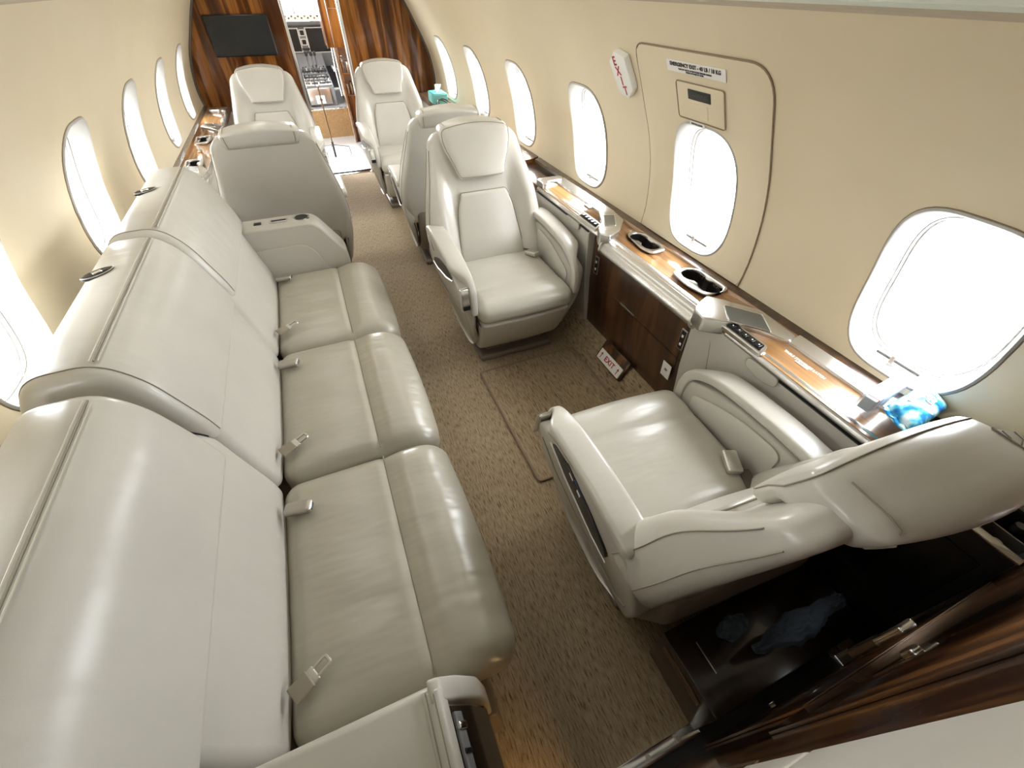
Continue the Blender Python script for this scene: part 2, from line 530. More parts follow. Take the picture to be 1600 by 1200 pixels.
def build_wall(side, name):
    bm = bmesh.new()
    cache = {}
    def V(y, z):
        key = (round(y, 5), round(z, 5))
        if key not in cache: cache[key] = bm.verts.new((side*wx(z), y, z))
        return cache[key]
    zs_low = [0, .05, .1, .15, .25, .35, .45, .55, .63, CELL_Z0]
    zs_hi = [CELL_Z1 + (1.49-CELL_Z1)*k/8 for k in range(9)]
    ycs = [WIN_Y0 + k*WIN_P for k in range(0, 6)]
    # horizontal divisions
    def fill(ys, zs):
        for y0, y1 in zip(ys, ys[1:]):
            for z0, z1 in zip(zs, zs[1:]):
                bm.faces.new((V(y0, z0), V(y1, z0), V(y1, z1), V(y0, z1)))
    tops = [cell_pt(2*PI*k/NR)[0] for k in range(NR) if abs(cell_pt(2*PI*k/NR)[1]-(CELL_Z1-ZC)) < 1e-6]
    tops = sorted({round(t, 6) for t in tops})
    ys_all = [YA]
    for yc in ycs: ys_all += [yc+t for t in tops]
    ys_all.append(YF)
    fill(ys_all, zs_low); fill(ys_all, zs_hi)
    edges = [YA] + [e for yc in ycs for e in (yc-CELL_Y, yc+CELL_Y)] + [YF]
    for a, b_ in zip(edges[::2], edges[1::2]): fill([a, b_], side_rows)
    for yc in ycs:
        rings = []
        for lv in (0, .35, .7, 1):
            ring = []
            for k in range(NR):
                th = 2*PI*k/NR
                a = cell_pt(th); r_ = ring_pt(th)
                y = yc + a[0]*(1-lv) + r_[0]*lv; z = ZC + a[1]*(1-lv) + r_[1]*lv
                ring.append(V(y, z))
            rings.append(ring)
        for A_, B_ in zip(rings, rings[1:]):
            for k in range(NR):
                j = (k+1) % NR
                bm.faces.new((A_[k], A_[j], B_[j], B_[k]))
    o = link(name, bm, 'wall', sharp=60)
    return struct(o)
build_wall(1, 'wall_right')
build_wall(-1, 'wall_left')

def build_window(side, k, idx):
    yc = WIN_Y0 + k*WIN_P
    bm = bmesh.new()
    # lip standing proud of the wall, then a scooped white reveal to the pane
    steps = [(1.035, 1.03, -.000), (1.03, 1.025, .004), (1.0, 1.0, .007), (.975, .98, .002), (.94, .955, -.02), (.90, .925, -.045), (.865, .90, -.060), (.855, .893, -.066), (.835, .88, -.067), (.825, .872, -.085), (.82, .868, -.11)]
    rings = []
    for sa, sb, d in steps:
        ring = []
        for q in range(NR*2):
            th = PI*q/NR
            a, b_ = ring_pt(th, HW*sa, HH*sb)
            z = ZC + b_
            ring.append(bm.verts.new((side*(wx(z)-d), yc+a, z)))
        rings.append(ring)
    n = NR*2
    for A_, B_ in zip(rings, rings[1:]):
        for q in range(n):
            j = (q+1) % n
            bm.faces.new((A_[q], A_[j], B_[j], B_[q]))
    fr = struct(link('window_%d' % idx, bm, 'frame', sharp=50))
    # thin shade seam ring round the reveal
    pts = []
    for q in range(NR):
        a, b_ = ring_pt(2*PI*q/NR, HW*.875, HH*.907)
        z = ZC+b_; pts.append((side*(wx(z)+.0565), yc+a, z))
    link('shade_track', tube(pts, .0013, closed=True, seg=5), 'track_dark', fr)
    pts = []
    for q in range(NR):
        a, b_ = ring_pt(2*PI*q/NR, HW*1.037, HH*1.032)
        z = ZC+b_; pts.append((side*(wx(z)-.0005), yc+a, z))
    link('outer_seam', tube(pts, .0018, closed=True, seg=5), 'groove', fr)
    # pane
    bm = bmesh.new(); vs = []
    for q in range(n):
        a, b_ = ring_pt(PI*q/NR, HW*.822, HH*.87); z = ZC+b_
        vs.append(bm.verts.new((side*(wx(z)+.1), yc+a, z)))
    c = bm.verts.new((side*(wx(ZC)+.1), yc, ZC))
    for q in range(n): bm.faces.new((c, vs[q], vs[(q+1) % n]))
    link('pane', bm, 'pane', fr, sharp=80)
    # shade pull bar at the bottom of the reveal
    z = ZC - HH*.885
    bm = rbox(.006, .060, .005, .004, (2, 4, 2)); xform(bm, Matrix.Translation((side*(wx(z)+.030), yc, z)))
    sh = link('shade_handle', bm, 'handle_grey', fr)
    bm = rbox(.010, .006, .012, .004, (2, 2, 2)); xform(bm, Matrix.Translation((side*(wx(z)+.026), yc+.012, z+.004)))
    link('pull_tab', bm, 'satin', sh)
MAT['handle_grey'] = plain('grey_shade_handle', (.20, .19, .17), .5)
MAT['track_dark'] = plain('shade_track_gasket', (.10, .085, .06), .6)
MAT['seam_pale'] = plain('reveal_seam', (.50, .42, .32), .6)
MAT['groove'] = plain('trim_groove', (.26, .19, .12), .7)
i = 0
for side in (-1, 1):
    for k in range(0, 6):
        i += 1
        build_window(side, k, i)

# headliner / ceiling above the valance line
bm = bmesh.new()
cp = [(.80, 1.49), (.815, 1.50), (.78, 1.55), (.66, 1.62), (.48, 1.69), (.25, 1.735), (0, 1.75)]
cp = cp + [(-x, z) for x, z in reversed(cp[:-1])]
prev = None
for y in (YA, YF):
    row = [bm.verts.new((x, y, z)) for x, z in cp]
    if prev:
        for a in range(len(cp)-1): bm.faces.new((prev[a], prev[a+1], row[a+1], row[a]))
    prev = row
struct(link('ceiling', bm, 'ceiling'))
for side, nm in ((-1, 'trim_1'), (1, 'trim_2')):
    struct(link(nm, tube([(side*.802, YA, 1.488), (side*.802, YF, 1.488)], .006, seg=6), 'seam_pale'))

# floor (one carpet through the cabin)
bm = bmesh.new()
vs = [bm.verts.new(p) for p in ((-1.0, -.075, 0), (1.0, -.075, 0), (1.0, 5.19, 0), (-1.0, 5.19, 0))]
bm.faces.new(vs)
struct(link('floor', bm, 'carpet'))
bm = bmesh.new()
vs = [bm.verts.new(p) for p in ((-1.0, YA, -.001), (1.0, YA, -.001), (1.0, -.075, -.001), (-1.0, -.075, -.001))]
bm.faces.new(vs)
struct(link('floor_aft', bm, 'cockpit_dark'))
# sloping carpeted riser and its corner line on both sides
for side, nm in ((1, 'baseboard_right'), (-1, 'baseboard_left')):
    prof = [(side*.825, 0), (side*.895, .125), (side*.97, .16), (side*1.0, -.01)]
    bm = sweep(prof, -.11, 5.1, 0, PY)
    struct(link(nm, bm, 'carpet', sharp=30))

# aft bulkhead partition: glossy veneer to the right of the opening, plain aft end behind the camera
bm = bmesh.new()
def wall_section(x0, x1, y, zs):
    pass
def bulkhead(name, y0, y1, xa, mat, side=1, z1=1.73):
    """a slab from x = xa to the sidewall, standing across the cabin"""
    rows = [(q*.05, side*(wx(q*.05)+.002)) for q in range(30)] + [(1.50, side*.805), (1.55, side*.78), (1.62, side*.66), (1.69, side*.48), (1.735, side*.28)]
    bm = bmesh.new()
    g = [[bm.verts.new((x, y, z)) for x, y in ((xa, y0), (xo, y0), (xo, y1), (xa, y1))] for z, xo in rows]
    for A_, B_ in zip(g, g[1:]):
        for k in range(4): bm.faces.new((A_[k], A_[(k+1) % 4], B_[(k+1) % 4], B_[k]))
    bm.faces.new(g[0][::-1]); bm.faces.new(g[-1])
    return link(name, bm, mat, sharp=30)

def bool_cut(o, cutter_bm):
    me = bpy.data.meshes.new('cutter'); finish(cutter_bm); cutter_bm.to_mesh(me); cutter_bm.free()
    c = bpy.data.objects.new('cutter', me); COL.objects.link(c)
    md = o.modifiers.new('b', 'BOOLEAN'); md.operation = 'DIFFERENCE'; md.object = c; md.solver = 'EXACT'
    dg = bpy.context.evaluated_depsgraph_get(); dg.update()
    nm = bpy.data.meshes.new_from_object(o.evaluated_get(dg))
    o.modifiers.clear(); bpy.data.objects.remove(c)
    o.data = nm
    return o

# ------------------------------------------------------------------ forward bulkhead with a doorway
DX0, DX1 = -.205, .278          # doorway sides
fb = bulkhead('wall_front', 5.12, 5.19, DX1, 'wood_blk', 1); struct(fb)
fb2 = bulkhead('wall_front_left', 5.12, 5.19, DX0, 'wood_blk', -1); struct(fb2)
struct(link('door_header', box((DX0-.05, 5.12, 1.66), (DX1+.05, 5.19, 1.75)), 'wood_blk'))
# dark curved edge band where the veneer meets the sidewall
for side, nm in ((1, 'trim_3'), (-1, 'trim_4')):
    pts = [(side*(wx(z)-.004), 5.112, z) for z in [i*.05 for i in range(14, 30)]]
    struct(link(nm, tube(pts, .014, seg=8), 'shell_dark'))
# bright metal door tracks on the jambs
for x, nm in ((DX0+.006, 'trim_5'), (DX1-.006, 'trim_6')):
    struct(link(nm, box((x-.012, 5.108, .0), (x+.012, 5.20, 1.66), .003), 'satin'))
struct(link('trim_7', box((DX0-.02, 5.195, .0), (DX1+.3, 5.215, .012), .003), 'black'))
struct(link('trim_8', box((DX0, 5.13, .0), (DX1, 5.185, .006), .002), 'chrome'))
# wall monitor
t = thing('wall_monitor', 'large black television screen mounted flat on the left half of the walnut bulkhead', 'television', (-.573, 5.12, 1.18))
link('bezel', xform(rbox(.243, .018, .137, .008, (4, 2, 4)), Matrix.Translation((0, -.018, 0))), 'black', t)
link('screen_glass', xform(box((-.235, -.0385, -.129), (.235, -.036, .129)), Matrix.Identity(4)), 'screen', t)

# aft partition right of the camera
ap = bulkhead('wall_aft', -.18, -.127, .082, 'wood_aft', 1); struct(ap)
struct(link('wall_aft_left', box((-1.08, YA, 0), (-.62, YA+.02, 1.75)), 'wood_aft'))
struct(link('wall_back', box((-1.1, YA-.03, 0), (1.1, YA, 1.76)), 'wood_aft'))
# slim bronze lines across the glossy partition, doors and their push buttons
t = thing('closet_door', 'glossy dark walnut closet door panel with oval push buttons on the aft partition', 'cabinet door', (.45, -.115, .4))
def rel(t, bm): return xform(bm, Matrix.Translation(-Vector(t.location)))
link('door_leaf', rel(t, box((.30, -.1265, .02), (.86, -.121, .600), .002)), 'wood_aft', t)
link('edge_strip', rel(t, box((.30, -.121, .585), (.86, -.1195, .590), .0005)), 'edge', t)
for (x, z, s) in ((.51, .08, 1),):
    b = rbox(.0095, .006, .016, .006, (3, 2, 3)); xform(b, Matrix.Translation((x, -.119, z)))
    link('push_button', rel(t, b), 'chrome', t)
t2 = thing('upper_closet_door', 'upper glossy walnut door above the seat gap on the aft partition', 'cabinet door', (.45, -.115, .8))
b = rbox(.0095, .006, .016, .006, (3, 2, 3)); xform(b, Matrix.Translation((.382, -.119, .80)))
link('push_button', rel(t2, b), 'chrome', t2)
link('door_leaf', rel(t2, box((.20, -.127, .612), (.86, -.121, 1.25), .002)), 'wood_aft', t2)
# door frame leather panel beside the camera
t = thing('padded_jamb_panel', 'cream leather padded panel on the partition edge at the bottom right corner', 'wall panel', (.04, -.12, 1.0))
link('lower_pad', rel(t, xform(rbox(.062, .012, .088, .008, (6, 2, 6)), Matrix.Translation((.018, -.137, .842)))), 'leather', t)
link('upper_pad', rel(t, xform(rbox(.062, .012, .28, .008, (6, 2, 6)), Matrix.Translation((.018, -.137, 1.213)))), 'leather', t)
link('bronze_edge', rel(t, box((.084, -.149, .62), (.094, -.126, .765), .002)), 'edge', t)
# black jamb under it and the metal threshold
struct(link('door_frame', box((-.03, -.18, 0), (.10, -.13, .748), .004), 'black'))
t = thing('threshold_strip', 'polished metal threshold strip with countersunk screws across the aft doorway', 'threshold', (0, -.083, 0))
link('strip', rel(t, rbox(.34, .016, .006, .005, (6, 2, 2), fn=lambda x, y, z: (x-.02, y-.083, z+.004))), 'chrome', t)
for x in (-.25, -.12, .045, .15, .25):
    link('screw', rel(t, lathe([(0, .0), (.007, .0), (.007, .0025), (.003, .003), (0, .0015)], 12, at=(x, -.083, .009))), 'satin', t)

# low dark cabinet behind the nearest seat
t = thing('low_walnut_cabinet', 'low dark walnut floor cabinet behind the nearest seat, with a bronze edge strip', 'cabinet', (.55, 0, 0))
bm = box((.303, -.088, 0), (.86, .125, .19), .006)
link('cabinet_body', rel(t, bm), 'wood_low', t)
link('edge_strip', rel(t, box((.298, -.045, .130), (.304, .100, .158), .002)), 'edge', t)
link('top_line', rel(t, box((.372, -.01, .19), (.375, .07, .1915))), 'satin', t)
# folded jackets / blue cloth pushed in the gap
for (x, y, z, a, ry, rz, nm, lb) in ((.45, .055, .275, (.055, .016, .018), .15, .1, 'folded_cloth', 'small crumpled blue cloth on the low cabinet, nearest the aisle'),
                                 (.60, -.012, .31, (.15, .022, .020), -.12, .0, 'folded_jacket', 'crumpled blue denim jacket lying on the low cabinet behind the seat')):
    random.seed(int(x*100))
    ph = random.random()*6
    def crumple(X, Y, Z, a=a, ph=ph):
        v = Vector((X*28+ph, Y*60, Z*60)); n1 = mnoise.noise_vector(v); n2 = mnoise.noise_vector(v*2.7)
        k = 1 - .55*abs(X/a[0])**2.2
        return (X + n1.x*.006, Y*k*(1.25+.4*math.sin(X*30+ph)) + n1.y*.010 + n2.y*.004, Z*k + n1.z*.010 + n2.z*.005)
    bm = rbox(*a, .014, (40, 14, 8), fn=crumple)
    xform(bm, Matrix.Translation((x, y, z)) @ Matrix.Rotation(rz, 4, 'Z') @ Matrix.Rotation(ry, 4, 'Y'))
    tag(link(nm, bm, 'denim'), lb, 'clothing')
t = thing('partition_latch', 'bright chrome latch handle mounted on the partition behind the nearest seat', 'latch', (.48, -.10, .66))
# chrome latch lies along the partition top rail
link('latch_plate', rel(t, xform(rbox(.018, .008, .04, .006, (3, 2, 5)), Matrix.Translation((.47, -.098, .70)))), 'chrome', t)
link('latch_bar', rel(t, xform(rbox(.014, .008, .045, .005, (3, 2, 5)), Matrix.Translation((.485, -.099, .60)))), 'edge', t)

# ------------------------------------------------------------------ right side ledge (aft section)
def fig8(cx, cy, r, d, grow=0.0):
    """outline of two round wells joined by a neck, lying along y"""
    pts = []
    R_ = r+grow
    neck = r*.62+grow
    a0 = math.asin(min(.99, neck/R_))
    for k in range(17):
        a = -PI/2 + (-PI/2 + a0) + (2*PI-2*a0)*k/16
        # circle at -d/2: open towards +y
        ang = PI/2 + a0 + (2*PI-2*a0)*k/16
        pts.append((cx + R_*math.cos(ang), cy - d/2 + R_*math.sin(ang)))
    for k in range(17):
        ang = -PI/2 + a0 + (2*PI-2*a0)*k/16
        pts.append((cx + R_*math.cos(ang), cy + d/2 + R_*math.sin(ang)))
    return pts

def cup_holder(parent, cx, cy, z, r, d, bezel, tilt=0, mirror=1):
    """chrome/black double well with ribbed lips, set in the veneer"""
    bm = sweep(bezel, z-.004, z+.004, .002, PZ, n=2)
    o = link('cup_holder', bm, 'satin')
    bool_cut(o, sweep(fig8(cx, cy, r*.97, d), z-.02, z+.02, 0, PZ))
    # well
    out = fig8(cx, cy, r, d); bm = bmesh.new()
    rings = []
    for (g, zz) in ((0, z+.002), (-.001, z-.01), (-.003, z-.055)):
        rings.append([bm.verts.new((x, y, zz)) for x, y in fig8(cx, cy, r+g, d)])
    N = len(out)
    for A_, B_ in zip(rings, rings[1:]):
        for k in range(N): bm.faces.new((A_[k], A_[(k+1) % N], B_[(k+1) % N], B_[k]))
    bm.faces.new(rings[-1])
    link('well', bm, 'black', o)
    for s in (-1, 1):
        bm = bmesh.new()       # one comb of grip ribs joined by a spine at the wall side of each well
        yy0 = cy + s*d/2
        add_box(bm, (cx+mirror*(r-.003), yy0-.0187, z-.013), (cx+mirror*(r+.004), yy0+.0187, z-.010))
        for k in range(6):
            yy = yy0 + (k-2.5)*.007
            add_box(bm, (cx+mirror*(r-.012), yy-.0012, z-.012), (cx+mirror*(r+.004), yy+.0012, z-.001))
        link('grip_ribs', bm, 'chrome', o)
    o.parent = parent
    return o

def ledge_z(x): return .688 + (abs(x)-.87)*.092

LS = thing('side_ledge', 'long right-hand side ledge of walnut veneer and satin metal under the windows', 'side ledge', (.95, 1.0, 0))
R0 = lambda bm: rel(LS, bm)
# veneer top, three stretches
def top_prof(x0, s=1):
    return [(s*x0, .668), (s*x0, ledge_z(x0)), (s*1.07, ledge_z(1.07)), (s*1.07, .66)]
vt = link('veneer_top', R0(sweep(top_prof(.865), .155, 2.20, 0, PY)), 'wood_led', LS, sharp=20)
# rear up-stand between the veneer and the sidewall, silver on the end stretches
for (y0, y1, x0, x1) in ((1.66, 2.19, .965, 1.022), (.155, .585, .975, 1.022)):
    pr = [(x0, .69), (x0+.004, .706), (x1, .716), (x1+.004, .69)]
    link('silver_band', R0(sweep(pr, y0, y1, .003, PY, n=2)), 'champagne', LS, sharp=30)
link('wall_moulding', R0(sweep([(1.03, .69), (1.034, .704), (1.075, .712), (1.075, .69)], -.11, 2.6, 0, PY)), 'wood_ped', LS)
# rounded chrome end at the forward end of the ledge
link('end_cap', R0(sweep(fillet([(.865, 2.13), (.865, 2.235), (1.02, 2.235), (1.02, 2.18), (.90, 2.17), (.895, 2.13)], .03), .682, .716, .004, PZ, n=2)), 'champagne', LS)
# nose
pr_nose = fillet([(.880, .694), (.842, .676), (.822, .640), (.845, .615), (.90, .62), (.90, .69)], .014)
link('nose_rail', R0(sweep(pr_nose, .835, 1.47, .006, PY, n=3)), 'champagne', LS, sharp=40)
pr_slim = fillet([(.885, .693), (.862, .684), (.856, .668), (.87, .658), (.90, .66)], .006)
link('slim_rail', R0(sweep(pr_slim, .155, .72, .002, PY, n=2)), 'champagne', LS, sharp=40)
link('slim_rail', R0(sweep(pr_slim, 1.50, 2.2, .002, PY, n=2)), 'champagne', LS, sharp=40)
for y in (.845, 1.462):
    pr_j = fillet([(.872, .697), (.832, .679), (.818, .640), (.843, .611), (.90, .61), (.90, .69)], .014)
    link('rail_joint', R0(sweep(pr_j, y-.004, y+.004, .001, PY, n=1)), 'satin', LS)
# fronts
pr_w = [(.905, .655), (.898, .62), (.902, .40), (.925, .12), (1.05, .12), (1.05, .655)]
wf = link('walnut_front', R0(sweep(pr_w, .865, 1.615, .002, PY, n=1)), 'wood_ped', LS, sharp=20)
link('leaf_slot', R0(box((.8985, 1.215, .416), (.904, 1.33, .420))), 'champagne', LS)
link('front_split', R0(tube([(.9005, .87, .405), (.9005, 1.21, .412)], .0012, seg=5)), 'black', LS)
link('front_split', R0(tube([(.9005, 1.335, .417), (.9005, 1.61, .42)], .0012, seg=5)), 'black', LS)
link('front_split', R0(tube([(.899, .905, .61), (.9005, .905, .41), (.915, .905, .25)], .0012, seg=5)), 'black', LS)
link('front_split', R0(tube([(.899, 1.49, .61), (.9005, 1.49, .42), (.915, 1.49, .22)], .0012, seg=5)), 'black', LS)
for (y0, y1) in ((.155, .863), (1.617, 2.22)):
    pr_s = [(.868, .662), (.862, .64), (.872, .42), (.915, .12), (1.05, .12), (1.05, .662)]
    link('lower_panel', R0(sweep(pr_s, y0, y1, .003, PY, n=1)), 'shell', LS, sharp=20)
# curved seams on the aft lower panel
link('panel_seam', R0(tube([(.866, .80, .655), (.864, .76, .60), (.869, .735, .48), (.875, .73, .40)], .0014, seg=5)), 'seam', LS)
# black shadow gap under the rail
link('rail_gap', R0(box((.858, .155, .654), (.868, .60, .6585))), 'black', LS)
link('rail_gap', R0(box((.858, 1.62, .654), (.868, 2.2, .6585))), 'black', LS)
# flap doors with finger scoop outlines
for (ya, yb) in ((.485, .605), (1.70, 1.83)):
    out = fillet([(ya, .632), (ya, .664), (yb, .664), (yb, .632), ((ya+yb)/2, .618)], .018)
    link('flap_door', R0(sweep(out, .853, .862, .002, PX, n=2)), 'shell', LS)
    link('flap_seam', R0(tube([(.855, y, z) for y, z in out], .0012, closed=True, seg=5)), 'seam', LS)
# control strips with black rocker buttons
def control_strip(parent, y0, y1, s=1):
    pr = fillet([(s*.858, y0), (s*.858, y1), (s*.895, y1-.01), (s*.895, y0+.01)], .01)
    def put(a, b, t): return (a, b, t + (abs(a)-.875)*.35)
    o = link('control_strip', rel(parent, sweep(pr, .684, .700, .002, put, n=2)), 'satin', parent)
    n_ = 5
    link('button_well', rel(parent, sweep(fillet([(s*.864, y0+.012), (s*.864, y1-.012), (s*.889, y1-.018), (s*.889, y0+.018)], .006), .698, .7015, .0005, put, n=1)), 'black', o)
    for k in range(n_):
        yy = y0 + .03 + (y1-y0-.06)*k/(n_-1)
        b = rbox(.009, .008, .003, .002, (2, 2, 1)); xform(b, Matrix.Translation((s*.8765, yy, .703)))
        link('button', rel(parent, b), 'screen', o)
        b = rbox(.0022, .0022, .0008, .0004, (1, 1, 1)); xform(b, Matrix.Translation((s*.8765, yy, .7062)))
        link('button_mark', rel(parent, b), 'white', o)
control_strip(LS, .575, .745)
control_strip(LS, 1.56, 1.735)
# screen pods
def pod(parent, outline, z0, z1, screen, s=1, nm='screen_pod'):
    def put(a, b, t): return (a, b, t)
    bm = sweep(fillet(outline, .012), z0, z1, .006, put, n=3)
    o = link(nm, rel(parent, bm), 'champagne', parent, sharp=50)
    link('pod_screen', rel(parent, sweep(fillet(screen, .005), z1-.002, z1+.0022, .001, PZ, n=1)), 'screen_grey', o)
    pts = fillet(screen, .005); c = Vector((sum(p[0] for p in pts)/len(pts), sum(p[1] for p in pts)/len(pts)))
    link('screen_bezel', rel(parent, tube([(c.x+(p[0]-c.x)*1.04, c.y+(p[1]-c.y)*1.04, z1+.001) for p in pts], .0025, closed=True, seg=6)), 'chrome', o)
pod(LS, [(.805, .782), (.816, .838), (.873, .872), (.917, .888), (.953, .846), (1.026, .744), (1.016, .588), (.974, .575), (.908, .705), (.842, .752)], .655, .712, [(.924, .809), (1.000, .718), (.952, .637), (.872, .732)])
pod(LS, [(.949, 1.689), (1.023, 1.66), (1.01, 1.56), (.93, 1.47), (.852, 1.432), (.825, 1.474), (.85, 1.53), (.90, 1.58)], .655, .716, [(.947, 1.635), (.993, 1.618), (.935, 1.515), (.888, 1.535)])
# cup holders in the middle stretch
b1 = fillet([(.940, 1.245), (.925, 1.30), (.945, 1.435), (.985, 1.462), (1.028, 1.425), (1.032, 1.30), (1.01, 1.24)], .022)
b2 = fillet([(.925, .895), (.905, .98), (.915, 1.085), (.99, 1.095), (1.042, 1.05), (1.045, .96), (1.03, .893)], .026)
for (cx, cy, r, d, b) in ((.979, 1.349, .041, .086, b1), (.978, .985, .047, .092, b2)):
    bool_cut(vt, sweep(fig8(cx, cy, r+.003, d), .60, .76, 0, PZ))
    o = cup_holder(LS, cx, cy, ledge_z(.98)+.004, r, d, b)
    for q in [o] + list(o.children): 
        q.data.transform(Matrix.Translation(-Vector(LS.location)))
# placard text etched on the aft veneer
for s_, yy, sz in (('TABLE STOWAGE LATCH', 0, .0125), ('ENSURE CLOSED', 1, .006)):
    b = text_bm(s_, sz, .0003, .0003)
    m_ = Matrix((Vector((0, -1, 0)), Vector((1, 0, .09)).normalized(), Vector((0, 0, 1)))).transposed().to_4x4()
    m_.translation = Vector((.943 - yy*.011, .49, ledge_z(.943)+.0008))
    link('printed_text', R0(xform(b, m_)), 'label_white', LS)
# silver clip on forward veneer
link('clip', R0(xform(rbox(.008, .028, .003, .002, (2, 4, 1)), Matrix.Translation((.955, 1.80, .70)))), 'chrome', LS)
# power outlets on the walnut front
for y in (.91, 1.565):
    m_ = Matrix.Translation((.8985 if y < 1 else .8995, y, .50))
    o = link('outlet_plate', R0(xform(rbox(.003, .0165, .047, .002, (1, 3, 6)), m_)), 'satin', LS)
    link('outlet_face', R0(xform(rbox(.003, .0125, .042, .002, (1, 3, 6)), m_ @ Matrix.Translation((-.0012, 0, 0)))), 'black', o)
    for dz in (-.02, .018):
        link('socket', R0(xform(rbox(.002, .005, .006, .001, (1, 2, 2)), m_ @ Matrix.Translation((-.004, 0, dz)))), 'label_white', o)
# white reflections on veneer come from the windows themselves

# forward stretch of the right ledge and the whole left ledge
def long_ledge(side, y0, y1, label):
    t = thing('side_ledge', label, 'side ledge', (side*.95, (y0+y1)/2, 0))
    s = side
    link('veneer_top', rel(t, sweep(top_prof(.88, s), y0, y1, 0, PY)), 'wood_led', t, sharp=20)
    link('nose_rail', rel(t, sweep([(s*a, b) for a, b in pr_slim], y0, y1, .002, PY, n=2)), 'champagne', t, sharp=40)
    pr_s = [(s*.868, .662), (s*.862, .64), (s*.872, .42), (s*.915, .12), (s*1.05, .12), (s*1.05, .662)]
    link('lower_panel', rel(t, sweep(pr_s, y0, y1, .003, PY, n=1)), 'shell', t, sharp=20)
    link('wall_moulding', rel(t, sweep([(s*1.03, .69), (s*1.034, .704), (s*1.075, .712), (s*1.075, .69)], y0, y1, 0, PY)), 'wood_ped', t)
    return t
LF = long_ledge(1, 2.62, 5.1, 'forward right side ledge running behind the club seats to the bulkhead')
LL = long_ledge(-1, 2.36, 5.1, 'left side ledge between the sofa and the walnut bulkhead')
# drop between the two right ledges
link('filler_top', R0(box((.88, 2.235, .62), (1.068, 2.62, .672), .003)), 'wood_ped', LS)
link('filler_front', R0(box((.885, 2.235, .12), (1.04, 2.62, .62), .003)), 'shell', LS)
for (t, cx, cy, s) in ((LL, -.965, 3.30, -1), (LL, -.965, 3.90, -1)):
    bz = fillet([(cx-.05, cy-.10), (cx-.055, cy+.10), (cx+.045, cy+.115), (cx+.055, cy-.02), (cx+.03, cy-.11)], .025)
    v_ = [c for c in t.children if c.name.startswith('veneer_top')][0]
    bool_cut(v_, sweep(fig8(cx, cy, .037, .095), .60, .76, 0, PZ))
    o = cup_holder(t, cx, cy, ledge_z(.965)+.004, .034, .095, bz, mirror=-1)
    for q in [o] + list(o.children): q.data.transform(Matrix.Translation(-Vector(t.location)))
def podL(t, cy):
    pod(t, [(-.88, cy-.12), (-.86, cy+.02), (-.90, cy+.13), (-1.0, cy+.15), (-1.02, cy+.06), (-.95, cy-.02)], .66, .712, [(-.91, cy), (-.93, cy+.10), (-.99, cy+.12), (-.965, cy+.03)], -1)
podL(LL, 3.08); podL(LL, 4.22)
for y in (3.6,):
    link('clip', rel(LL, xform(rbox(.01, .03, .004, .003, (2, 4, 1)), Matrix.Translation((-.96, y, .70)))), 'satin', LL)
link('end_cap', rel(LL, sweep(fillet([(-.865, 4.75), (-.865, 4.86), (-1.0, 4.86), (-1.0, 4.80), (-.91, 4.79), (-.90, 4.75)], .02), .69, .725, .004, PZ, n=2)), 'champagne', LL)

# ------------------------------------------------------------------ emergency exit hatch on the right wall
hx = thing('emergency_exit_hatch', 'emergency exit hatch panel around the second window on the right wall', 'emergency exit', (1.0, 1.2, 1.0))
yc = WIN_Y0 + WIN_P
HY0, HY1, HZ0, HZ1 = .893, 1.498, .712, 1.378
hout = fillet([(HY0, HZ0, .001), (HY0, HZ1, .085), (HY1, HZ1, .05), (HY1, HZ0, .001)], .05, 8)
def on_wall(y, z, off, side=1): 
    m_ = wframe(side, y, z, off); return m_.translation
bm = bmesh.new(); rings = []
NH = 96
def hatch_pt(th):
    # ray from the window centre to the hatch outline
    c, s = math.cos(th), math.sin(th); best = None
    for k in range(len(hout)):
        (x1, y1), (x2, y2) = hout[k], hout[(k+1) % len(hout)]
        x1 -= yc; x2 -= yc; y1 -= ZC; y2 -= ZC
        dx, dy = x2-x1, y2-y1; den = c*dy - s*dx
        if abs(den) < 1e-9: continue
        t_ = (x1*dy - y1*dx)/den; u_ = (x1*s - y1*c)/den
        if t_ > 0 and -1e-6 <= u_ <= 1+1e-6 and (best is None or t_ < best): best = t_
    return c*best, s*best
for lv, off in ((0, .0002), (.0, .004), (.02, .0052), (.3, .0052), (.6, .0052), (.9, .0052), (1, .003)):
    ring = []
    for k in range(NH):
        th = 2*PI*k/NH
        ap_, al = hatch_pt(th), ring_pt(th, HW*1.03, HH*1.025)
        # match the ring point direction
        y = ap_[0]*(1-lv)+al[0]*lv; z = ap_[1]*(1-lv)+al[1]*lv
        ring.append(bm.verts.new(on_wall(yc+y, ZC+z, off)))
    rings.append(ring)
for A_, B_ in zip(rings, rings[1:]):
    for k in range(NH): bm.faces.new((A_[k], A_[(k+1) % NH], B_[(k+1) % NH], B_[k]))
link('hatch_panel', rel(hx, bm), 'wall', hx, sharp=60)
pts = []
for k in range(len(hout)):
    a, b_ = hout[k], hout[(k+1) % len(hout)]
    if k == len(hout)-1: break
    n_ = max(1, int(math.hypot(b_[0]-a[0], b_[1]-a[1])/.04))
    for q in range(n_): pts.append(on_wall(a[0]+(b_[0]-a[0])*q/n_, a[1]+(b_[1]-a[1])*q/n_, .003))
bm = tube(pts, .0026, seg=6)
link('hatch_seam', rel(hx, bm), 'groove', hx)
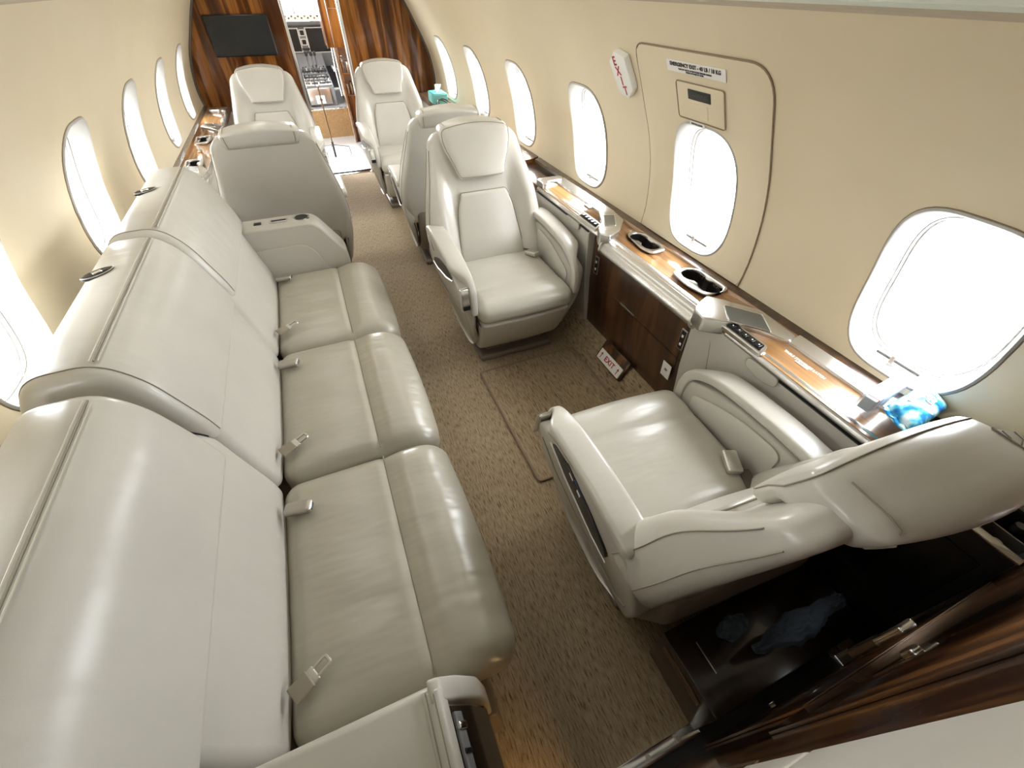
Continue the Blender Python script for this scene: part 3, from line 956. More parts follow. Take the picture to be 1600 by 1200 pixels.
# release handle cover
m_ = wframe(1, 1.178, 1.247, .006)
cv = link('handle_cover', rel(hx, xform(rbox(.108, .057, .004, .004, (6, 5, 1)), m_)), 'wall', hx)
link('cover_seam', rel(hx, xform(tube([(x, y, .003) for x, y in fillet([(-.11, -.059), (.11, -.059), (.11, .059), (-.11, .059)], .012)], .0016, closed=True, seg=5), m_)), 'groove', cv)
link('viewing_slot', rel(hx, xform(rbox(.052, .0155, .003, .002, (2, 2, 1)), m_ @ Matrix.Translation((.0, .026, .003)))), 'black', cv)
link('slot_text', rel(hx, xform(text_bm('EXIT PULL', .016, .0003, .0003), m_ @ Matrix.Translation((.01, .028, .0075)))), 'screen_grey', cv)
link('finger_recess', rel(hx, xform(rbox(.042, .022, .003, .003, (4, 3, 1)), m_ @ Matrix.Translation((-.005, -.022, .003)))), 'wall', cv)
# long white placard
m_ = wframe(1, 1.192, 1.337, .0075)
pl = link('exit_placard', rel(hx, xform(rbox(.132, .0175, .0012, .001, (2, 2, 1)), m_)), 'label_white', hx)
link('placard_text', rel(hx, xform(text_bm('EMERGENCY EXIT - 40 LB / 18 KG', .0155, .0004, .0005), m_ @ Matrix.Translation((0, .0065, .002)))), 'ink', pl)
link('placard_text', rel(hx, xform(text_bm('PUSH OUT HATCH AFTER PULLING RELEASE HANDLE', .0062, .0003, .0002), m_ @ Matrix.Translation((0, -.006, .002)))), 'ink', pl)
link('placard_text', rel(hx, xform(text_bm('OPENS OUTWARD BY HAND', .0062, .0003, .0002), m_ @ Matrix.Translation((0, -.0125, .002)))), 'ink', pl)
m_ = wframe(1, 1.20, 1.186, .007)
pl = link('small_placard', rel(hx, xform(rbox(.036, .0085, .0012, .001, (2, 2, 1)), m_)), 'label_white', hx)
link('placard_text', rel(hx, xform(text_bm('REMOVE COVER', .0075, .0003, .0003), m_ @ Matrix.Translation((0, -.002, .002)))), 'ink', pl)

# white hanging EXIT flag forward of the hatch
m_ = wframe(1, 1.592, 1.283, .02)
ex = thing('exit_sign', 'slanted white EXIT sign with red vertical letters on the wall by the hatch', 'exit sign', m_.translation)
body = fillet([(-.06, .012), (.0, .078, .004), (.068, .055, .004), (.068, -.0), (.028, -.074, .004), (-.046, -.072, .004)], .006)
body = fillet([(-.062, .038), (-.018, .078), (.046, .064), (.066, -.045), (.026, -.083), (-.034, -.072)], .006)
link('sign_body', rel(ex, sweep(body, -.018, .006, .003, lambda a, b, t: m_ @ Vector((a, b, t)), n=2)), 'white', ex)
for k, ch in enumerate('EXIT'):
    mm = m_ @ Matrix.Translation((-.022+.0135*k, .044-.033*k, .0068)) @ Matrix.Rotation(.20, 4, 'Z')
    link('letter', rel(ex, xform(text_bm(ch, .043, .0004, .001), mm)), 'red', ex)

# EXIT placard on the riser with its dark block
rs = Vector((.07, 0, .125)).normalized(); 
mr = Matrix((Vector((0, -1, 0)), rs, Vector((0, -1, 0)).cross(rs))).transposed().to_4x4()
mr.translation = Vector((.874, 1.262, .098))
rx = thing('floor_exit_placard', 'white EXIT placard with red arrows on a dark block at the carpeted riser', 'exit sign', mr.translation)
ri = mr.copy()
link('dark_block', rel(rx, xform(rbox(.108, .055, .012, .003, (2, 2, 1)), mr @ Matrix.Translation((0, .022, .004)))), 'wood_aft', rx)
link('white_plate', rel(rx, xform(rbox(.097, .0285, .003, .002, (2, 2, 1)), mr @ Matrix.Translation((.0, .002, .018)))), 'label_white', rx)
link('plate_text', rel(rx, xform(text_bm('EXIT', .038, .0004, .001, 1.1), mr @ Matrix.Translation((0, .002, .0215)))), 'red', rx)
for s in (-1, 1):
    b = bmesh.new(); add_box(b, (-.0022, -.016, 0), (.0022, .010, .0006))
    v = [b.verts.new(p) for p in ((-.009, .006, 0), (.009, .006, 0), (0, .018, 0), (-.009, .006, .0006), (.009, .006, .0006), (0, .018, .0006))]
    b.faces.new(v[:3]); b.faces.new(v[3:])
    for i_, j_ in ((0, 1), (1, 2), (2, 0)): b.faces.new((v[i_], v[j_], v[j_+3], v[i_+3]))
    link('arrow', rel(rx, xform(b, mr @ Matrix.Translation((s*.073, 0, .0212)))), 'red', rx)
# folded white card tucked by the pedestal base
cd = thing('safety_card', 'small white card standing against the walnut front behind the near seat', 'card', (.885, .93, .32))
link('card_sheet', rel(cd, xform(rbox(.0015, .026, .038, .001, (1, 2, 2)), Matrix.Translation((.895, .935, .318)) @ Matrix.Rotation(-.05, 4, 'Y'))), 'label_white', cd)
link('card_mark', rel(cd, xform(rbox(.0015, .008, .006, .001, (1, 2, 2)), Matrix.Translation((.8935, .935, .322)))), 'cockpit', cd)

# loose carpet mat over the floor hatch
mt = thing('floor_mat', 'rectangular bound carpet mat on the aisle floor between the facing right seats', 'mat', (.53, 1.2, 0))
mo = fillet([(.253, .818), (.253, 1.555), (.808, 1.555), (.808, .818)], .02)
link('mat_pile', rel(mt, sweep(mo, .001, .008, .002, PZ, n=1)), 'carpet', mt)
link('binding', rel(mt, tube([(x, y, .007) for x, y in mo], .006, closed=True, seg=8)), 'bind', mt)

# ------------------------------------------------------------------ club chairs
BK_HW = [(0, .27), (.15, .305), (.30, .322), (.50, .303), (.72, .270), (.88, .246), (.96, .232), (1, .218)]
BZ0, BH = .34, .655
def back_front(t): return -.185 - .265*t + .0*t        # front face y by height fraction
def back_rear(t): return -.385 - .115*t + .03*(1-t)
def make_chair(a):
    """a = -1: aisle side is local -x, +1: aisle side is local +x. Faces +y."""
    t = thing('club_chair', 'x', 'chair', (0, 0, 0))
    # floor plinth and swivel base
    link('base_plate', rbox(.215, .20, .018, .015, (3, 3, 1), fn=lambda x, y, z: (x, y-.06, z+.018)), 'shell_dark2', t)
    link('pedestal', rbox(.175, .18, .10, .03, (3, 3, 2), fn=lambda x, y, z: (x*(1+.12*(z+.1)/.2), y-.08, z+.13)), 'shell_dark2', t)
    # leg rest
    pr = fillet([(.085, .105, .03), (.135, .095, .03), (.185, .16, .05), (.262, .332, .02), (.10, .332, .01)], .02)
    link('leg_rest', sweep(pr, -.238, .238, .022, PX, mid=6, fn=lambda x, y, z: (x*(1-.03*(.3-z)/.2), y + .012*(1-(x/.24)**2), z)), 'leather', t, sharp=50)
    # seat cushion
    def sc(x, y, z):
        zz = z + .384
        top = max(0, z/.052)
        crown = .014*(1-(x/.25)**2)*(1-(y/.25)**2)
        dip = -.007*math.exp(-((y-.085)/.010)**2)
        fr = smooth(y, .10, .245)
        zz += (crown + dip)*top + .008*top*smooth(y, .09, .16)*(1-smooth(y, .19, .25)) - .012*fr*top
        yy = y + .028 + .012*fr*(1-(x/.25)**2)
        return (x, yy, zz)
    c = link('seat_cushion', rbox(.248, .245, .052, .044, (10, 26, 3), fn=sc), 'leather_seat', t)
    pts = [Vector(sc(x, .085, .052)) + Vector((0, 0, -.0005)) for x in [-.215+.43*k/12 for k in range(13)]]
    link('cushion_seam', tube(pts, .0016, seg=5), 'seam', c)
    # arms
    for s in (-1, 1):
        aisle = (s == a)
        # side shell
        pr = fillet([(.215, .50, .03), (.225, .36, .05), (.16, .15, .05), (.05, .10, .05), (-.16, .10, .06), (-.34, .22, .06), (-.385, .42, .05), (-.315, .575, .04), (-.15, .58, .1), (.05, .56, .1)], .03)
        def sh(x, y, z):
            k = max(0, (.50-z)/.40)
            return (x - s*.085*k**1.4*(1 if abs(x) > .28 else .2), y, z)
        shell = link('side_shell', sweep(pr, .258*s if s > 0 else -.322, .322 if s > 0 else -.258, .012, PX, fn=sh, mid=2), 'shell', t, sharp=40)
        # raised inner lining with a curved seam
        pr = fillet([(.17, .47, .03), (.16, .40), (-.18, .40), (-.19, .56, .04), (-.02, .545, .1)], .03)
        link('arm_lining', sweep(pr, (.250 if s > 0 else -.256), (.256 if s > 0 else -.250), .002, PX, n=2), 'leather', t)
        # padded cap following the top and rolling down the front
        def cp_(x, y, z):
            w = 1 - .66*smooth(y, .10, .215)          # narrows down the front towards the inner edge
            xi = s*.250
            return (xi + (x-xi)*w, y, z)
        path = [(-.295, .600), (-.24, .607), (-.12, .606), (.04, .590), (.14, .566), (.205, .528), (.230, .475), (.232, .40)]
        k = link('arm_cap', ribbon(path, s*.250, s*.335, .036, fn=cp_), 'leather', t, sharp=70)
        pts = [(s*.3275, y, z) for y, z in ((-.29, .580), (-.24, .588), (-.1, .586), (.05, .563), (.13, .538))]
        link('cap_seam', tube(pts, .0022, seg=5), 'seam', k)
        if aisle:
            # magazine slot in the shell
            so = fillet([(.085, .528, .01), (.105, .512, .012), (.0, .478, .05), (-.17, .448, .03), (-.245, .448, .02), (-.235, .475, .03), (-.12, .52, .06), (.0, .538, .04)], .02)
            link('pocket', sweep(so, (.315 if s > 0 else -.3245), (.3245 if s > 0 else -.315), .001, PX, n=1), 'black', shell)
            lo = [(s*.3255, y, z) for y, z in ((.108, .512), (.0, .476), (-.17, .445), (-.25, .444))]
            link('pocket_trim', tube(lo, .0035, seg=8), 'satin', shell)
            # lower door line of the shell
            ln = [(s*(.321-.085*max(0, (.5-z)/.4)**1.4), y, z) for y, z in ((.19, .44), (.10, .36), (-.10, .30), (-.30, .30), (-.335, .34))]
            link('shell_seam', tube(ln, .0018, seg=5), 'seam', shell)
            # recline handle on the outer front corner
            hb = rbox(.022, .007, .048, .006, (3, 1, 5), fn=lambda x, y, z: (s*.301 + x, .232 + y - .20*(z+.048), z+.475))
            h = link('recline_handle', hb, 'chrome', t)
            link('handle_slot', rbox(.017, .004, .012, .003, (2, 1, 2), fn=lambda x, y, z: (s*.301 + x, .2365 + y, z+.437)), 'black', h)
            link('handle_bezel', tube([(s*.301 + x, .233-.20*(z-.427), z) for x, z in fillet([(-.026, .421), (.026, .421), (.026, .528), (-.026, .528)], .012)], .0025, closed=True, seg=6), 'shell', h)
    # backrest shell with side wings
    HB = BH/2
    def bk(x, y, z):
        tt = (z+HB)/BH
        w = cinterp(tt, BK_HW)/.30
        X = x*w
        yf, yb = back_front(tt), back_rear(tt)
        rel_x = abs(X)
        wing = .050*smooth(rel_x, .155, .235)*(1-smooth(tt, .55, .98))*(1-.55*smooth(rel_x, .26, .32))
        d = (y+.06)/.12
        lumb = .012*math.exp(-((tt-.22)/.16)**2)
        bulge = -.020*(1-(X/.33)**2)
        Y = (yb + bulge)*(1-d) + (yf + wing + lumb)*d
        # the sides curl forward
        Z = BZ0 + tt*BH - .025*smooth(rel_x, .12, .28)*smooth(tt, .5, 1)
        return (X, Y, Z)
    b = link('backrest', rbox(.30, .06, HB, .040, (22, 3, 26), fn=bk), 'leather', t)
    # seams down the wings, front and rear
    for s in (-1, 1):
        for (fx, yy) in ((.985, .034), (.985, -.030)):
            pts = []
            for k in range(20):
                z = -HB+.16 + (BH-.215)*k/19
                p = Vector(bk(s*.30*fx, yy, z)); pts.append(p + Vector((s*.0035, 0, 0)))
            link('wing_seam', tube(pts, .0017, seg=5), 'seam', b)
    # lower lumbar panel
    def lp(x, y, z):
        tt = (z+.165)/.33
        X = x*(1.22 - .30*tt - .10*smooth(tt, .75, 1))
        u = (z + .165)/BH + .105
        yf = back_front(u) + .012*math.exp(-((u-.22)/.16)**2)
        return (X, yf + y + .008 - .010*(X/.2)**2, BZ0 + u*BH)
    l = link('lumbar_panel', rbox(.155, .016, .165, .014, (12, 1, 12), fn=lp), 'leather', t)
    out = [Vector(lp(x, .0095, z)) for x, z in fillet([(-.1545, -.16), (-.1545, .1645), (.1545, .1645), (.1545, -.16)], .035, 6)]
    dense = []
    for p, q in zip(out, out[1:]):
        for k in range(6): dense.append(p.lerp(q, k/6))
    dn = [Vector(lp(x, .0085, z)) for x, z in [(-.1555, -.16+.29*k/10) for k in range(11)]] + [Vector(lp(x, .0085, z)) for x, z in fillet([(-.1555, .13), (-.1555, .1655), (.1555, .1655), (.1555, .13)], .03, 6)] + [Vector(lp(x, .0085, z)) for x, z in [(.1555, .13-.29*k/10) for k in range(11)]]
    link('panel_piping', tube(dn, .0022, seg=6), 'seam', l)
    # headrest: flap in front, rolling over the top to the rear face
    def hr(x, y, z):
        tt = (z+.105)/.21
        X = x*(.70 + .31*smooth(tt, 0, .80)) * (1 - .03*smooth(tt, .9, 1))
        X += 0
        zc = .895 + z*1.0 + .024*(1-(x/.18)**2)*tt
        u = (zc - BZ0)/BH
        yf = back_front(min(u, 1.05)) + .034
        thick = .035 + .085*smooth(tt, .42, .66)
        d = (y+.03)/.06
        Y = (yf - thick)*(1-d) + yf*d + (.010*(1-(x/.18)**2) if d > .5 else -.022*(1-(x/.18)**2))
        return (X, Y, zc + .012)
    h = link('headrest', rbox(.178, .03, .105, .024, (12, 3, 16), fn=hr), 'leather', t)
    per = []
    for x, z in fillet([(-.171, .098, .02), (.171, .098, .02), (.171, -.098, .03), (-.171, -.098, .03)], .02, 5): per.append((x, z))
    P_ = []
    for i_ in range(len(per)):
        a_, b_ = per[i_], per[(i_+1) % len(per)]
        for k in range(6):
            P_.append(Vector(hr(a_[0]+(b_[0]-a_[0])*k/6, .0245, a_[1]+(b_[1]-a_[1])*k/6)))
    link('headrest_piping', tube(P_, .0016, closed=True, seg=5), 'seam', h)
    for s in (-1, 1):
        lp2 = [Vector(hr(s*.152, yy, zz)) + Vector((0, dy_, dz_)) for yy, zz, dy_, dz_ in
               [(-.03, .105-.024-.17*k/8, -.0012, 0) for k in range(4, -1, -1)] + [(-.03+.009, .101, -.0008, .0004), (-.012, .105, 0, .001), (.0, .105, 0, .001), (.012, .105, 0, .001)]]
        link('end_stitch', tube(lp2, .0015, seg=5), 'seam', h)
    # rear lower shroud
    pr = fillet([(-.24, .12, .03), (-.33, .15, .05), (-.42, .36, .04), (-.40, .44, .02), (-.30, .44)], .02)
    link('rear_shroud', sweep(pr, -.24, .24, .03, PX, n=4, mid=4), 'shell_dark2', t)
    # seat belt buckle and tongue
    bb = rbox(.023, .038, .012, .007, (2, 4, 1)); xform(bb, Matrix.Translation((-a*.190, -.110, .458)) @ Matrix.Rotation(a*.35, 4, 'Z') @ Matrix.Rotation(.15, 4, 'X'))
    q = link('belt_buckle', bb, 'satin', t)
    bb = rbox(.013, .009, .004, .003, (2, 1, 1)); xform(bb, Matrix.Translation((-a*.195+a*.004, -.108, .463)) @ Matrix.Rotation(a*.35, 4, 'Z'))
    link('release_button', bb, 'black', q)
    bb = rbox(.017, .04, .003, .002, (1, 3, 1)); xform(bb, Matrix.Translation((-a*.205, -.175, .442)) @ Matrix.Rotation(a*.3, 4, 'Z'))
    link('belt_webbing', bb, 'shell_dark', t)
    bb = rbox(.006, .018, .010, .003, (1, 2, 1)); xform(bb, Matrix.Translation((a*.236, .02, .455)))
    link('belt_tongue', bb, 'satin', t)
    return t
chL = make_chair(-1)                # aisle on the left hand of the sitter
chR = make_chair(1)
CH = []
def place(proto, first, x, y, rz, label, dz=0):
    o = proto if first else copy_tree(proto)
    o.location = (x, y, dz); o.rotation_euler = (0, 0, rz)
    tag(o, label, 'chair', 'cream leather club chairs'); CH.append(o)
    return o
place(chL, True, .50, .515, math.radians(-3), 'nearest cream leather club chair, seen from behind and above at the lower right')
place(chR, True, .505, 1.775, PI, 'cream leather club chair facing the camera beside the middle of the right side ledge')
place(chL, False, .515, 3.08, math.radians(-3), 'club chair back to back with the middle right chair, showing only rear and headrest')
place(chR, False, .475, 4.14, PI, 'far right cream club chair facing aft in front of the walnut bulkhead')
place(chL, False, -.50, 4.12, PI, 'far left cream club chair facing aft below the wall monitor')
place(chR, False, -.475, 3.03, 0, 'left cream club chair showing its broad back just beyond the sofa')

# blue magazine in the pocket of the nearest chair
mg = box((0, -.075, -.016), (.002, .075, .016), .0006)
mgm = Matrix.Translation((.1775, .455, .508)) @ Matrix.Rotation(math.radians(-3), 4, 'Z') @ Matrix.Rotation(.22, 4, 'X')
mgm.translation.x -= .0035
mag = thing('magazine', 'dark blue magazine tucked in the side pocket of the nearest chair', 'magazine', mgm.translation)
link('cover', rel(mag, xform(box((-.001, -.085, -.019), (.001, .085, .019), .0005), mgm)), 'black', mag)
link('cover_picture', rel(mag, xform(box((-.0018, -.03, -.018), (-.0008, .035, .018)), mgm)), 'blue', mag)
link('cover_print', rel(mag, xform(rbox(.0006, .010, .006, .0005, (1, 2, 2)), mgm @ Matrix.Translation((-.002, 0, 0)))), 'label_white', mag)
link('cover_print', rel(mag, xform(rbox(.0006, .012, .004, .0005, (1, 2, 2)), mgm @ Matrix.Translation((-.002, .05, .002)))), 'label_white', mag)

# ------------------------------------------------------------------ three-place side sofa
SF = thing('side_sofa', 'long three-seat cream leather sofa along the left wall', 'sofa', (-.5, 1.2, 0))
RS = lambda bm: rel(SF, bm)
SY = [2.185, 1.525, .866, .185]
link('sofa_base', RS(sweep(fillet([(-.88, .02), (-.88, .30), (-.20, .30), (-.185, .06), (-.22, .0)], .02), .12, 2.17, .01, PY)), 'shell_dark2', SF)
for i_ in range(3):
    y1, y0 = SY[i_]-.002, SY[i_+1]+.002
    yc_, hy = (y0+y1)/2, (y1-y0)/2
    ph = i_*1.7
    def cu(x, y, z, yc_=yc_, hy=hy, ph=ph):
        top = max(0, z/.075)
        crown = .016*(1-(y/hy)**4)*(1-min(1, ((x+.04)/.24)**2))
        dip = -.009*math.exp(-((x-.055)/.011)**2)
        bol = .014*smooth(x, .07, .12)*(1-smooth(x, .17, .245))*(1-.5*(y/hy)**6)
        fr = smooth(x, .15, .245)
        wr = .0035*math.sin(y*34+ph+x*9)*math.exp(-((x+.02)/.10)**2)*math.exp(-((y)/(hy*.55))**2)
        droop = -.03*fr*top
        X = x - .36 + .012*fr*(1-(y/hy)**2)
        return (X, y+yc_, z + .367 + (crown+dip+bol+wr)*top + droop*.6)
    c = link('seat_cushion', RS(rbox(.248, hy, .078, .058, (28, 24, 3), fn=cu)), 'leather_sofa_shaded', SF)
    pts = [Vector(cu(.055, -hy*.95 + 1.9*hy*k/16, .0785)) for k in range(17)]
    link('bolster_seam', RS(tube(pts, .0018, seg=5)), 'seam', c)
    # lower back pad
    lp_ = fillet([(-.595, .40, .03), (-.600, .47, .05), (-.628, .58, .08), (-.655, .70, .04), (-.685, .735, .02), (-.80, .735), (-.80, .40)], .03, 6)
    k = link('lumbar_pad', RS(sweep(lp_, y0, y1, .028, PY, n=5, mid=6, fn=lambda x, y, z, yc_=yc_, hy=hy: (x - .012*((y-yc_)/hy)**4*(1 if x > -.7 else 0), y, z))), 'leather', SF, sharp=60)
    # upper back pad rolling over to the wall
    dd = (0, .0, .010)[i_]; d2 = (0, 0, -.012)[i_]
    yt1 = (2.27, 1.545, .812)[i_]; yt0 = (1.552, .845, .02)[i_]
    up_ = fillet([(-.652, .688, .015), (-.664, .745, .08), (-.718, .895, .09), (-.775, .960, .05), (-.900, .957, .045), (-.945, .88, .03), (-.955, .80, .02), (-.80, .66, .02)], .03, 7)
    up_ = [(x+dd, z+d2) for x, z in up_]
    u = link('upper_back_pad', RS(sweep(up_, yt0, yt1, .030, PY, n=5, mid=8)), 'leather', SF, sharp=60)
    seamp = [(-.779+dd, y, .9605+d2) for y in [yt0+.04+(yt1-yt0-.08)*q/10 for q in range(11)]]
    link('top_seam', RS(tube([(x, y, z-.0012) for x, y, z in seamp], .0022, seg=6)), 'seam', u)
    link('top_stitch', RS(tube([(x+.007, y, z-.0018) for x, y, z in seamp], .0013, seg=5)), 'stitch', u)
    link('top_stitch', RS(tube([(x-.007, y, z+.0008) for x, y, z in seamp], .0013, seg=5)), 'stitch', u)
    # end stitching of each pad
    for ye, sg in ((yt0+.028, 1),):
        loop = [(x, z) for x, z in up_ if z > .70+d2 and x > -.95+dd]
        link('end_stitch', RS(tube([(x+.0004, ye, z+.0006) for x, z in loop], .0014, seg=5)), 'seam', u)
    if i_ < 2:
        # lens-shaped belt outlet near the wall edge
        yv = (1.965, 1.308)[i_]
        le = [(.035*math.sin(a)*1.0, .012*math.cos(a)) for a in [2*PI*q/20 for q in range(20)]]
        le = [( .040*math.cos(a), .013*math.sin(a)*abs(math.sin(a))**.4) for a in [2*PI*q/24 for q in range(24)]]
        base = Matrix.Translation((-.866, yv, .9575)) @ Matrix.Rotation(-.0, 4, 'Y') @ Matrix.Rotation(.72, 4, 'Z')
        v_ = link('belt_outlet', RS(sweep(le, -.004, .004, .001, lambda a, b, t: base @ Vector((a, b*1.3, t)), n=1)), 'black', u)
        link('outlet_rim', RS(tube([base @ Vector((a, b*1.35, .004)) for a, b in le], .0014, closed=True, seg=5)), 'satin', v_)
        link('outlet_hook', RS(xform(rbox(.012, .006, .003, .002, (2, 1, 1)), base @ Matrix.Translation((0, 0, .005)))), 'chrome', v_)
# short chrome buckles and tongues coming out of the crease
for (y, x, big) in ((2.075, -.555, 1), (1.385, -.555, 1), (.728, -.55, 1), (1.63, -.556, 0), (.965, -.556, 0), (.300, -.55, 0)):
    if big:
        m_ = Matrix.Translation((x, y, .475)) @ Matrix.Rotation(-.25, 4, 'Z') @ Matrix.Rotation(-.10, 4, 'Y')
        b = link('belt_buckle', RS(xform(rbox(.036, .019, .011, .008, (4, 3, 1)), m_)), 'shell_metal', SF)
        link('buckle_face', RS(xform(rbox(.004, .016, .0085, .003, (1, 3, 1)), m_ @ Matrix.Translation((.0345, 0, 0)))), 'chrome', b)
        link('release_button', RS(xform(rbox(.003, .011, .005, .002, (1, 2, 1)), m_ @ Matrix.Translation((.037, 0, .0)))), 'screen_grey', b)
    else:
        m_ = Matrix.Translation((x, y, .475)) @ Matrix.Rotation(.50, 4, 'Z') @ Matrix.Rotation(-.12, 4, 'Y')
        b = link('belt_tongue', RS(xform(rbox(.020, .017, .003, .003, (3, 3, 1)), m_)), 'satin', SF)
        loop = fillet([(.015, -.010), (.050, -.010), (.050, .010), (.015, .010)], .005)
        link('tongue_loop', RS(xform(tube([(p[0], p[1], 0) for p in loop], .0034, closed=True, seg=6), m_)), 'satin', b)
        link('webbing', RS(xform(rbox(.022, .020, .004, .003, (2, 3, 1)), m_ @ Matrix.Translation((-.016, 0, .002)))), 'belt', b)
# near armrest: sloping leather panel with a stitched front edge
arm = fillet([(-.90, .60, .02), (-.90, .635, .02), (-.60, .632, .1), (-.300, .622, .022), (-.235, .47, .06), (-.222, .06, .01), (-.90, .06)], .02, 6)
an = link('near_armrest', RS(sweep(arm, -.06, .163, .016, PY, n=4)), 'leather', SF, sharp=50)
welt = [(-.316, .634), (-.293, .628), (-.262, .585), (-.226, .505), (-.214, .40), (-.208, .12), (-.232, .12), (-.236, .40), (-.256, .50), (-.300, .60)]
link('front_welt', RS(sweep(fillet(welt, .010, 3), .128, .168, .006, PY, n=3)), 'leather', an, sharp=60)
link('welt_cap', RS(sweep(fillet([(-.325, .628), (-.296, .633), (-.284, .612), (-.30, .60), (-.325, .612)], .006, 3), -.06, .150, .004, PY, n=3)), 'leather', an, sharp=60)
for dx in (0, .013):
    link('front_stitch', RS(tube([(-.318+dx, .150-dx*.5, .6315+.002*(dx > 0)), (-.318+dx, .0, .6315+.002*(dx > 0)), (-.318+dx, -.058, .631)], .0011, seg=5)), 'seam', an)
wpn = [(-.286, .600), (-.250, .515), (-.2235, .42), (-.2155, .10), (-.235, .10), (-.245, .42), (-.27, .50), (-.30, .59)]
link('walnut_end_panel', RS(sweep(fillet(wpn, .005, 2), -.055, .124, .002, PY, n=1)), 'wood_low', an, sharp=30)
lm = Matrix.Translation((-.277, .062, .590)) @ Matrix.Rotation(-.42, 4, 'Y')
l_ = link('end_panel_latch', RS(xform(rbox(.004, .050, .013, .003, (1, 5, 2)), lm)), 'cockpit', an)
link('latch_lip', RS(xform(rbox(.006, .006, .013, .003, (1, 1, 2)), lm @ Matrix.Translation((.002, .028, 0)))), 'chrome', l_)
link('latch_slot', RS(xform(rbox(.0045, .004, .012, .002, (1, 1, 2)), lm @ Matrix.Translation((.002, -.008, 0)))), 'black', l_)
# forward console arm with cup holder
con = fillet([(-.88, .30), (-.88, .672, .01), (-.345, .672, .045), (-.232, .50, .03), (-.225, .30)], .02, 6)
cn = link('console_arm', RS(sweep(con, 2.19, 2.335, .010, PY, n=3)), 'shell', SF, sharp=40)
link('console_panel', RS(sweep(fillet([(-.80, .40), (-.80, .575, .01), (-.40, .575, .06), (-.325, .40, .01)], .02, 6), 2.1845, 2.196, .003, PY, n=2)), 'shell', cn, sharp=60)
cpz = .6735
link('console_cup', RS(lathe([(.0, -.0), (.030, .0), (.034, .001), (.038, .0025), (.038, -.002)], 24, at=(-.400, 2.275, cpz))), 'chrome', cn)
link('console_cup_well', RS(lathe([(0, .0), (.031, 0), (.031, .003), (0, .003)], 24, at=(-.400, 2.275, cpz-.0005))), 'black', cn)
link('console_slot', RS(xform(rbox(.042, .013, .002, .002, (3, 2, 1)), Matrix.Translation((-.505, 2.272, cpz)))), 'satin', cn)
link('console_slot_opening', RS(xform(rbox(.034, .009, .002, .002, (3, 2, 1)), Matrix.Translation((-.505, 2.272, cpz+.001)))), 'black', cn)
link('console_switch', RS(xform(rbox(.017, .014, .002, .002, (2, 2, 1)), Matrix.Translation((-.60, 2.268, cpz+.0005)))), 'black', cn)
link('console_print', RS(xform(text_bm('PULL LATCH', .010, .0002, .0001), Matrix.Translation((-.505, 2.25, cpz+.0005)))), 'seam', cn)

# ------------------------------------------------------------------ open drawer with bottles behind the nearest seat
DR = thing('bottle_drawer', 'open black drawer unit with a chrome rim holding bottles, behind the nearest seat', 'drawer', (.96, 0, 0))
RD = lambda bm: rel(DR, bm)
for lo, hi in (((.868, -.115, .0), (.884, .145, .655)), ((.884, .133, .0), (1.030, .145, .655)), ((.884, -.115, .0), (1.020, -.105, .655)), ((1.020, -.115, .42), (1.030, .145, .655))):
    link('drawer_side', RD(box(lo, hi, .002)), 'black', DR)
link('drawer_floor', RD(box((.884, -.105, .45), (1.020, .133, .46))), 'black', DR)
link('chrome_rim', RD(box((.866, -.118, .655), (.888, .148, .662), .002)), 'chrome', DR)
link('divider', RD(box((.955, -.105, .46), (.959, .133, .640))), 'shell_metal', DR)
link('divider', RD(box((.884, -.035, .46), (1.020, -.031, .648), .001)), 'chrome', DR)
link('front_plate', RD(box((.862, -.09, .30), (.868, .10, .60), .002)), 'screen', DR)
def bottle(x, y, z, r, h, label, lbl, lean=0):
    t = thing('bottle', label, 'bottle', (x, y, z)); t.rotation_euler = (lean, lean*.6, 0)
    link('glass_body', lathe([(0, 0), (r, 0), (r, h*.55), (r*.9, h*.64), (r*.42, h*.76), (r*.38, h*.93), (r*.38, h*.95)], 24), 'bottle', t)
    link('cap', lathe([(0, h), (r*.44, h), (r*.46, h*.93), (r*.44, h*.90), (0, h*.90)], 20), 'black' if lbl != 'label_white' else 'satin', t)
    link('paper_label', lathe([(r*1.01, h*.16), (r*1.01, h*.48)], 24), lbl, t, sharp=80)
    tag(t, None, None, 'bottles in the open locker')
bottle(.990, -.001, .462, .026, .20, 'dark bottle with a teal label, standing by the wall side of the open drawer', 'label_teal')
bottle(.92, -.070, .462, .024, .17, 'short dark bottle at the aft corner of the open drawer', 'label_white')
bottle(.988, -.070, .462, .024, .19, 'dark bottle with a pale label at the wall end of the drawer', 'label_white')
bottle(.990, .085, .462, .025, .19, 'dark bottle in the forward wall corner of the open drawer', 'shell_dark2')
random.seed(3)
bm = rbox(.024, .032, .05, .02, (6, 6, 8), fn=lambda x, y, z: (x+.006*math.sin(z*90+y*60), y+.006*math.sin(z*70+x*50), z))
xform(bm, Matrix.Translation((.92, .06, .56)) @ Matrix.Rotation(.3, 4, 'Y'))
tag(link('plastic_bag', bm, 'acrylic'), 'crumpled clear plastic bag stuffed in the forward corner of the open drawer', 'bag')
